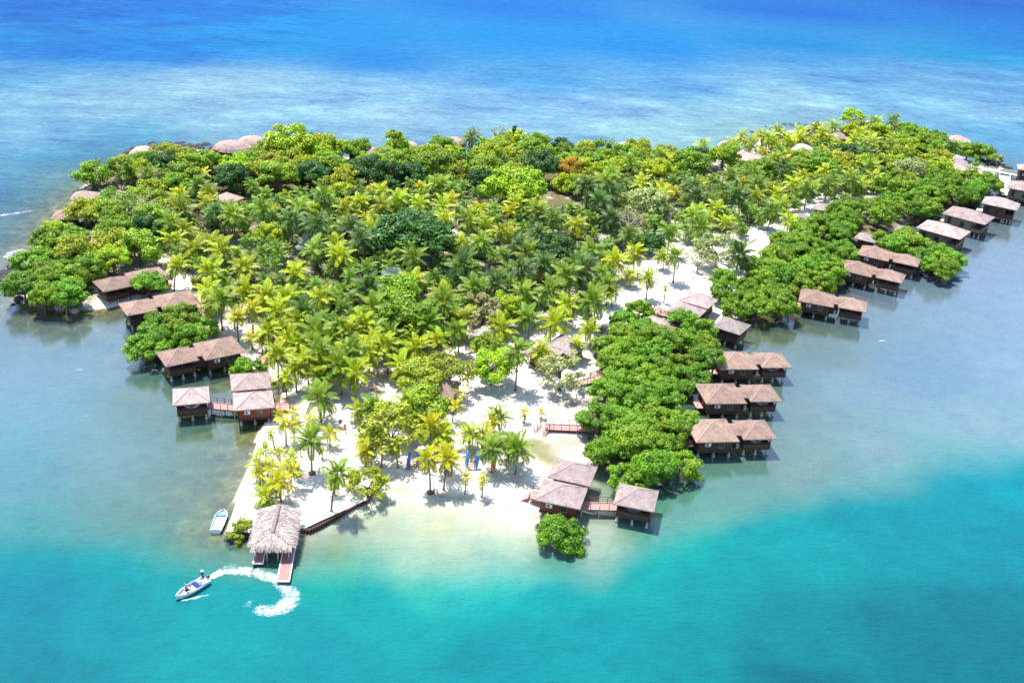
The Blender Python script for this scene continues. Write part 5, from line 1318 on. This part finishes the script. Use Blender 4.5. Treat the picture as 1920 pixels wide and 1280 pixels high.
foam('wake_foam', [(462,1138),(470,1128),(482,1126)], [1.5,1.8,.8], [.75,.65,.5], 'broken inner end of the wake')
foam('bow_foam', [(340,1126),(360,1122),(382,1117),(402,1112)], [.4,.7,.7,.4], [.9,.85,.8,.5], 'short bow wave foam beside the motor boat')
foam('breaker_foam', [(-20,407),(20,402),(50,397),(82,392)], [2.4,2.2,2.0,.8], [.9,.8,.75,.5], 'white breaking wave at the left edge')
foam('breaker_foam', [(70,368),(90,362),(105,362)], [1.6,1.6,.8], [.6,.6,.4], 'small breaker off the left shore hut')
foam('breaker_foam', [(10,484),(22,474),(40,470),(52,478)], [2.5,3,3,2], [.8,.85,.8,.7], 'foam washing the left point rocks')
foam('breaker_foam', [(2,512),(14,506),(28,508)], [2.2,2.4,1.6], [.8,.8,.6], 'foam patch beside the left black rocks')
foam('breaker_foam', [(-10,545),(8,536),(20,535)], [3,2.6,1.6], [.7,.7,.5], 'foam fringe below the left black rocks')
for px, py in ((150, 694), (1655, 640)): foam('foam_fleck', [(px - 9, py), (px, py - 1), (px + 8, py)], [.4, .9, .4], [.7, .9, .6], 'small white fleck on the lagoon' if px < 900 else 'small white fleck on the right lagoon', 4)

# --- rocks
def rocks(px_list, name, label, mat='rock', smax=1.0):
    b = MB(); p0 = None
    for px, py, n, spread in px_list:
        c = G(px, py, .3)
        for _ in range(n):
            x, y = c.x + rnd.gauss(0, spread), c.y + rnd.gauss(0, spread); r = rnd.uniform(.4, smax) * 1.3; rings = []; sd = rnd.random() * 50; z0 = max(-.6, min(ground_z(x, y), .6)) - .3
            for i, (q, h) in enumerate(((1.0, 0), (1.05, .35), (.7, .75), (.2, .95))):
                rings.append([(x + math.cos(k * PI / 3.5) * r * q * (1 + .45 * mnoise.noise(Vector((k * 1.7, i, sd)))), y + math.sin(k * PI / 3.5) * r * q * (1 + .45 * mnoise.noise(Vector((k * 1.3, i, sd + 9)))), z0 + r * h * 1.1) for k in range(7)])
            b.grid(rings, 0, True, False, True)
    o = b.build(name, M[mat]); return tag(o, label, 'rocks', kind='structure')
rocks([(x, y, 9, 1.5) for x, y in ((240,284),(258,278),(280,274),(300,272),(320,270),(340,270),(360,271),(380,274),(395,278))], 'rock_shelf', 'black jagged rock shelf on the back left shore', smax=1.2)
rocks([(x, y, 8, 1.2) for x, y in ((24,508),(20,520),(26,532),(34,545),(50,558),(90,440),(84,452))], 'rock_shelf', 'black rocks at the left point', smax=1.1)
rocks([(x, y, 7, 1.3) for x, y in ((1450,240),(1465,236),(1480,233),(1500,232),(1530,230),(1418,247))], 'rock_shelf', 'black rocks on the back right shore', smax=1.0)
rocks([(x, y, 7, 1.1) for x, y in ((1850,312),(1865,312),(1880,311),(1888,312),(1840,304))], 'rock_shelf', 'dark rocks at the right tip', smax=1.0)
rocks([(x, y, 6, .5) for x, y in ((432,1004),(445,1006),(458,1004),(466,1000),(440,1012))], 'rock_shelf', 'dark rocks left of the thatched boat shelter', smax=.55)
rocks([(x, y, 6, 1.2) for x, y in ((110,574),(150,572),(185,560),(200,548))], 'rock_shelf', 'pale rocks under the left mangroves', 'rock_pale', .7)

# --- bridges on the right sand, left bridge
boardwalk('lower red railed bridge ending at the mangroves beside the green puddle', G(1022, 799, 1.3)[:2], G(1112, 803, 1.3)[:2], 2.0, 1.3)
boardwalk('sloping red ramp at the left end of the lower bridge', G(1010, 815, .7)[:2], G(1022, 800, 1.3)[:2], 2.0, .75, 1.28, posts=False, cat='ramp')
boardwalk('upper red railed bridge entering the mangroves over a dark puddle', G(1110, 710, 1.5)[:2], G(1162, 707, 1.5)[:2], 2.0, 1.5)
boardwalk('sloping red ramp leading up to the upper bridge', G(1074, 720, .9)[:2], G(1110, 711, 1.5)[:2], 2.0, .85, 1.48, posts=False, cat='ramp')
boardwalk('small arched red bridge on the left shore behind the pink roofed bungalow', G(484, 680, 1.0)[:2], G(521, 668, 1.2)[:2], 1.8, 1.1, 1.3)
def ramp_steps():
    a = -.23; x, y = loc(9.03, 129.67, -.23, -5.6, 1.6); t = empty('beach_steps', (x, y, 0), a)
    for k in range(4): one('step', M['deck'], t, ((-.25 * k + .2, 0, 1.0 - .2 * k), (.3, 2.0, .06)))
    for s in (-1, 1): one('stringer', M['rail'], t, ((-.15, s * 1.02, .62), (1.3, .06, .2), 0, 0, ('Y', -.62)))
    return tag(t, 'short red wooden steps from the sand up to the beach hut deck', 'steps')
ramp_steps()

# --- things on the beach
def sign_board():
    p = G(568, 916, .7); z = ground_z(p.x, p.y); t = empty('notice_board', (p.x, p.y, z), .06)
    for s in (-1, 1): one('post', M['rail_pale'], t, ((s * .72, 0, 1.25), (.1, .1, 2.5)))
    one('panel', M['white'], t, ((0, -.06, 1.3), (1.34, .05, 1.05))); one('map_print', M['sky_blue'], t, ((-.08, -.09, 1.16), (1.05, .012, .62)))
    one('print_patch', M['white'], t, ((.2, -.1, 1.12), (.35, .012, .25)))
    b = MB(); b.face([(-.95, -.5, 2.25), (.95, -.5, 2.25), (.95, .1, 2.75), (-.95, .1, 2.75)]); b.face([(.95, .6, 2.3), (-.95, .6, 2.3), (-.95, .1, 2.75), (.95, .1, 2.75)]); finish_roof(b, 'roof', [M['roof_pale'], M['fascia']], t)
    return tag(t, 'small roofed notice board with a blue and white panel on the sand', 'sign')
sign_board()
def kayak_mesh(mat):
    b = MB(); L = 3.1; rings = []
    for k in range(9):
        u = k / 8; w = .36 * math.sin(PI * min(.98, max(.02, u))) ** .6; h = .17 * math.sin(PI * min(.98, max(.02, u))) ** .5 + .02
        rings.append([(w * math.cos(q * PI / 4), h * math.sin(q * PI / 4), L * u) for q in range(8)])
    b.grid(rings, 0, True, True, True); b.tube([(0, .165, L * .42), (0, .19, L * .5), (0, .165, L * .6)], [.05, .2, .05], 8, 1); return b
def kayak(px, py, rz, mat, label, tilt=.16, lean=0.0):
    p = G(px, py, .7); t = empty('kayak', (p.x, p.y, ground_z(p.x, p.y) + .06), rz); t.rotation_euler = (-tilt, lean, rz)
    b = kayak_mesh(mat); h = MB(); c = MB(); h.v, h.f, h.m = b.v, [f for f, m in zip(b.f, b.m) if m == 0], []; h.m = [0] * len(h.f); h.build('hull', M[mat], t, smooth=True)
    c.tube([(0, .15, 1.25), (0, .20, 1.5), (0, .15, 1.85)], [.06, .22, .06], 8); c.build('seat', M['cloth_black'], t)
    for z in (.7, 2.4):
        k = MB(); k.tube([(-.34, 0, z), (0, .2, z), (.34, 0, z)], .035, 5); k.build('deck_stripe', M['white'], t)
    return tag(t, label, 'kayak', 'kayaks standing on the beach')
def rack(px, py, rz, label):
    p = G(px, py, .7); t = empty('kayak_rack', (p.x, p.y, ground_z(p.x, p.y)), rz)
    for x in (-.55, .55):
        one('post', M['rack'], t, ((x, 0, .9), (.1, .1, 1.8))); one('brace', M['rack'], t, ((x, .35, .8), (.08, .08, 1.7), 0, 0, ('X', .42)))
    for k in range(5): one('slat', M['rack'], t, ((0, -.07, .35 + .32 * k), (1.2, .05, .12)))
    return tag(t, label, 'rack')
M['rack'] = simple('red brown timber', (.20, .06, .035), .7, .25)
rack(774, 880, 0.0, 'red brown slatted kayak rack under the olive beach tree')
kayak(763, 880, .5, 'blue', 'dark blue kayak leaning on the left side of the rack under the olive tree', .2, .25)
kayak(785, 879, -.4, 'blue', 'dark blue kayak leaning on the right side of the rack under the olive tree', .2, -.25)
rack(883, 879, 0.0, 'red brown slatted kayak rack on open sand between golden palms')
kayak(874, 878, .4, 'sky_blue', 'light blue kayak standing tallest, left of the open sand rack', .12, .1)
kayak(893, 881, -.5, 'blue', 'dark blue kayak leaning right of the open sand rack', .3, -.15)
kayak(927, 884, .2, 'orange', 'orange kayak standing against a palm trunk', .2, -.1)
def lamp_post(px, py, label):
    p = G(px, py, .7); t = empty('shower_post', (p.x, p.y, ground_z(p.x, p.y))); b = MB(); b.tube([(0, 0, -.3), (0, 0, 2.6)], .05, 6); b.build('post', M['metal_grey'], t)
    for z, w in ((2.45, .8), (2.0, .6)): one('cross_arm', M['metal_grey'], t, ((0, 0, z), (w, .06, .06)))
    one('base', M['pile'], t, ((0, 0, .05), (.5, .5, .12))); return tag(t, label, 'post')
lamp_post(813, 920, 'thin dark post with two cross arms beside a golden palm')
def planter(px, py, label):
    p = G(px, py, .7); t = empty('planter_ring', (p.x, p.y, ground_z(p.x, p.y))); b = MB(); b.tube([(0, 0, -.05), (0, 0, .2), (0, 0, .22)], [.55, .6, .45], 12); b.build('rim', M['dark_wood'], t)
    s = MB(); s.tube([(0, 0, .1), (0, 0, .235)], [.4, .4], 12); s.build('soil', M['root'], t); return tag(t, label, 'planter')
planter(807, 917, 'black planter ring around the golden palm beside the thin post')
planter(585, 889, 'black planter ring around the tall green palm behind the notice board')
def lounger(px, py, rz, label):
    p = G(px, py, .7); t = empty('sun_lounger', (p.x, p.y, ground_z(p.x, p.y)), rz)
    one('seat', M['lounger'], t, ((.2, 0, .34), (1.4, .66, .07))); one('backrest', M['lounger'], t, ((-.72, 0, .56), (.72, .66, .07), 0, 0, ('Y', .62)))
    for x in (-.4, .8):
        for y in (-.27, .27): one('leg', M['rail'], t, ((x, y, .16), (.07, .07, .34)))
    return tag(t, label, 'lounger', 'sun loungers on the sand')
M['lounger'] = simple('pale red timber', (.52, .30, .26), .7, .15)
lounger(702, 731, .1, 'pale red sun lounger under palms left of the beach bar, left of two')
lounger(712, 736, .1, 'pale red sun lounger under palms left of the beach bar, right of two')
lounger(886, 662, .3, 'pale lounger beside the small red shelter'); lounger(1180, 352, .0, 'pale lounger on the sand lane below the back right palms')
pA = G(638, 803, .7); person('person', pA.x, pA.y, ground_z(pA.x, pA.y), 2.6, 'cloth_black', 'cloth_white', 'standing', 'person in dark shirt standing on the white sand lane', hat='cloth_white')
pB = G(647, 811, .7); person('person', pB.x, pB.y, ground_z(pB.x, pB.y), 2.9, 'cloth_red', 'cloth_red', 'standing', 'person in red clothes standing on the white sand lane', s=.9)
def hammock(x, y, a, label, mat='cloth_blue'):
    t = empty('hammock', (x, y, FLOOR), a); b = MB(); rings = []
    for k in range(9):
        u = k / 8; xx = -1.7 + 3.4 * u; z = 1.75 - 1.05 * math.sin(PI * u); w = .08 + .42 * math.sin(PI * u); rings.append([(xx, -w, z + .1 * math.sin(PI * u)), (xx, 0, z - .04), (xx, w, z + .1 * math.sin(PI * u))])
    b.grid(rings, 0, False); b.build('sling', M[mat], t)
    for s in (-1, 1): r = MB(); r.tube([(s * 1.7, 0, 1.75), (s * 2.1, 0, 2.0)], .02, 4); r.build('rope', M['white'], t)
    return tag(t, label, 'hammock', 'hammocks in the open pavilions')
M['cloth_lilac'] = simple('lilac cloth', (.34, .30, .55), .8, .15)
for k, w in ((0, 'nearest'), (1, 'middle'), (2, 'farthest')):
    q = loc(DOUBLES[k][0], DOUBLES[k][1], DOUBLES[k][2], 7.5, -1.6); hammock(q[0], q[1], DOUBLES[k][2], 'pale hammock hung in the porch of the %s of three parallel bungalows' % w, 'cloth_white')
q = loc(20.32, 130.12, -.222, 0, -1.6); hammock(q[0], q[1], -.222, 'lilac hammock hung in the pavilion at the turquoise drop-off', 'cloth_lilac')
q = loc(-53.26, 150.74, .324, 0, -1.6); hammock(q[0], q[1], .324, 'pale hammock hung in the dark pavilion of the left shore', 'cloth_white')
def driftwood(pts, label):
    ps = [G(x, y, z) for x, y, z in pts]; t = empty('driftwood', ps[0]); b = MB(); b.tube([p - ps[0] for p in ps], [.12, .1, .08, .05][:len(ps)], 6); b.build('branch', M['bark_grey'], t, smooth=True)
    m = MB(); a = ps[1] - ps[0]; m.tube([a, a + Vector((.4, -.5, .35)), a + Vector((.9, -.9, .3))], [.06, .04, .02], 5); m.build('twig', M['bark_grey'], t); return tag(t, label, 'branch')
driftwood([(1455,606,.4),(1462,601,.7),(1470,604,.5),(1480,613,0)], 'pale curved dead branch in the water left of the lone double bungalow')
driftwood([(1716,508,.4),(1725,508,.9),(1735,517,.4),(1742,520,0)], 'pale dead branches at the foot of the round mangrove blob')
driftwood([(283,700,.2),(287,693,.6),(296,694,.6),(300,700,.1)], 'pale bent branch beside the pink roofed double bungalow')
driftwood([(1245,915,.3),(1258,922,.6),(1270,924,.3),(1278,930,0)], 'bleached mangrove root reaching out right of the beach huts')
# slender tree and dead tree that rise above the back shore
def pole_tree(px, py, h, label):
    p = G(px, py, h + .8); z = ground_z(p.x, p.y); t = empty('slender_tree', (p.x, p.y, max(z, 0))); b = MB(); b.tube([(0, 0, -.3), (.05, 0, h)], [.1, .07], 6); b.build('trunk', M['bark'], t)
    me, cc = crown_variant(1.0, 1.0, 14, 40, .2, .42, 1.0, -1); me.materials.append(LEAF_COL['dark']); obj('crown', me, t, (0, 0, h)); tag(t, label, 'tree')
pole_tree(962, 241, 8.5, 'slender tree with a small round dark crown above the back shore')
tree(936, 247, 'bare', 'brown', 2.6, 8.0, 'dead branching tree rising above the back shore beside the slender round tree')

# ------------------------------------------------------------------ labels of the plants
MARKS = [ # px, py, phrase
 (515,985,'thatched boat shelter'),(568,900,'notice board'),(475,740,'left shore hut pair'),(375,660,'pink roofed left bungalow'),(270,575,'mangrove covered left bungalow'),(225,525,'farthest left bungalow'),
 (640,800,'two standing people'),(774,868,'rack under the olive tree'),(880,865,'open sand kayak rack'),(820,722,'brown beach bar'),(908,618,'small red shelter'),(1040,650,'clearing roofs'),
 (1060,900,'beach hut pair'),(1190,935,'drop-off pavilion'),(1060,800,'lower red bridge'),(1115,708,'upper red bridge'),(1380,820,'nearest parallel bungalow'),(1390,750,'middle parallel bungalow'),(1415,690,'farthest parallel bungalow'),
 (1290,575,'grey pink hut pair'),(1375,620,'grey roofed pavilion'),(1560,575,'lone double bungalow'),(1655,500,'close bungalow pair'),(1765,435,'nearest far right house'),(1815,405,'second far right house'),(1880,385,'third far right house'),
 (1627,437,'grey roofed shed'),(1545,387,'low grey roof'),(1505,277,'pale thatched hut'),(1574,254,'far right grey roof'),(1800,256,'hut standing in the sea'),(1797,310,'right tip roofs'),(1398,292,'wide low pink roof'),(1362,272,'pale domed roof'),
 (1172,275,'rightmost domed roof'),(955,262,'slender round tree'),(851,267,'broad domed roof'),(767,268,'small domed roof'),(680,277,'steep domed roof'),(545,272,'tallest bright tree'),(474,266,'pale domed pair'),(437,277,'widest domed roof'),(270,286,'leftmost domed roof'),
 (170,362,'left shore pink hut'),(124,398,'leftmost stilt hut'),(155,440,'grey roofed left hut'),(426,368,'lone pinkish grove roof'),(768,448,'huge dark tree'),(1012,312,'dark back grove tree'),(1068,318,'orange tree'),(965,357,'flat topped bright tree'),(1180,418,'brownish bare tree'),
 (577,462,'left silver fan palm'),(736,524,'lower silver fan palm'),(855,440,'small pale thatch'),(1345,470,'pale thin tree'),(922,690,'bent trunk tree'),(245,392,'pale bare left tree'),(735,812,'olive beach tree'),(690,905,'leaning sea wall tree')]
ORD = ['nearest', 'second nearest', 'third nearest', 'fourth nearest', 'fifth nearest', 'sixth nearest', 'seventh nearest', 'eighth nearest', 'ninth nearest', 'tenth nearest', 'eleventh nearest', 'twelfth nearest']
bins = {}
for p in PLANTS:
    if p['done']: continue
    best = min(MARKS, key=lambda m: (p['px'] - m[0]) ** 2 + (1.7 * (p['py'] - m[1])) ** 2); dx, dy = p['px'] - best[0], p['py'] - best[1]
    side = ('right of' if dx > 0 else 'left of') if abs(dx) > 1.3 * abs(dy) else ('below' if dy > 0 else 'above')
    if p['noun'] == 'coconut palm': size = 'young' if p['h'] < 3.6 else 'tall' if p['h'] > 7.2 else 'mid-sized'
    else: size = 'small' if p['rad'] < 2.4 else 'large' if p['rad'] > 4.2 else 'mid-sized'
    p['d'] = math.hypot(dx, dy); bins.setdefault((size, p['colr'], p['noun'], side, best[2]), []).append(p)
for (size, colr, noun, side, ph), L in bins.items():
    L.sort(key=lambda p: p['d'])
    for k, p in enumerate(L):
        lab = f"{size} {colr} {noun} {side} the {ph}" + (f", {ORD[min(k, 11)]}" if len(L) > 1 else '')
        grp = {'palm': 'coconut palms of the island', 'shrub': 'shrubs'}.get(p['cat'], 'mangrove trees' if 'mangrove' in noun else 'broadleaf trees')
        tag(p['o'], lab, p['cat'], grp)
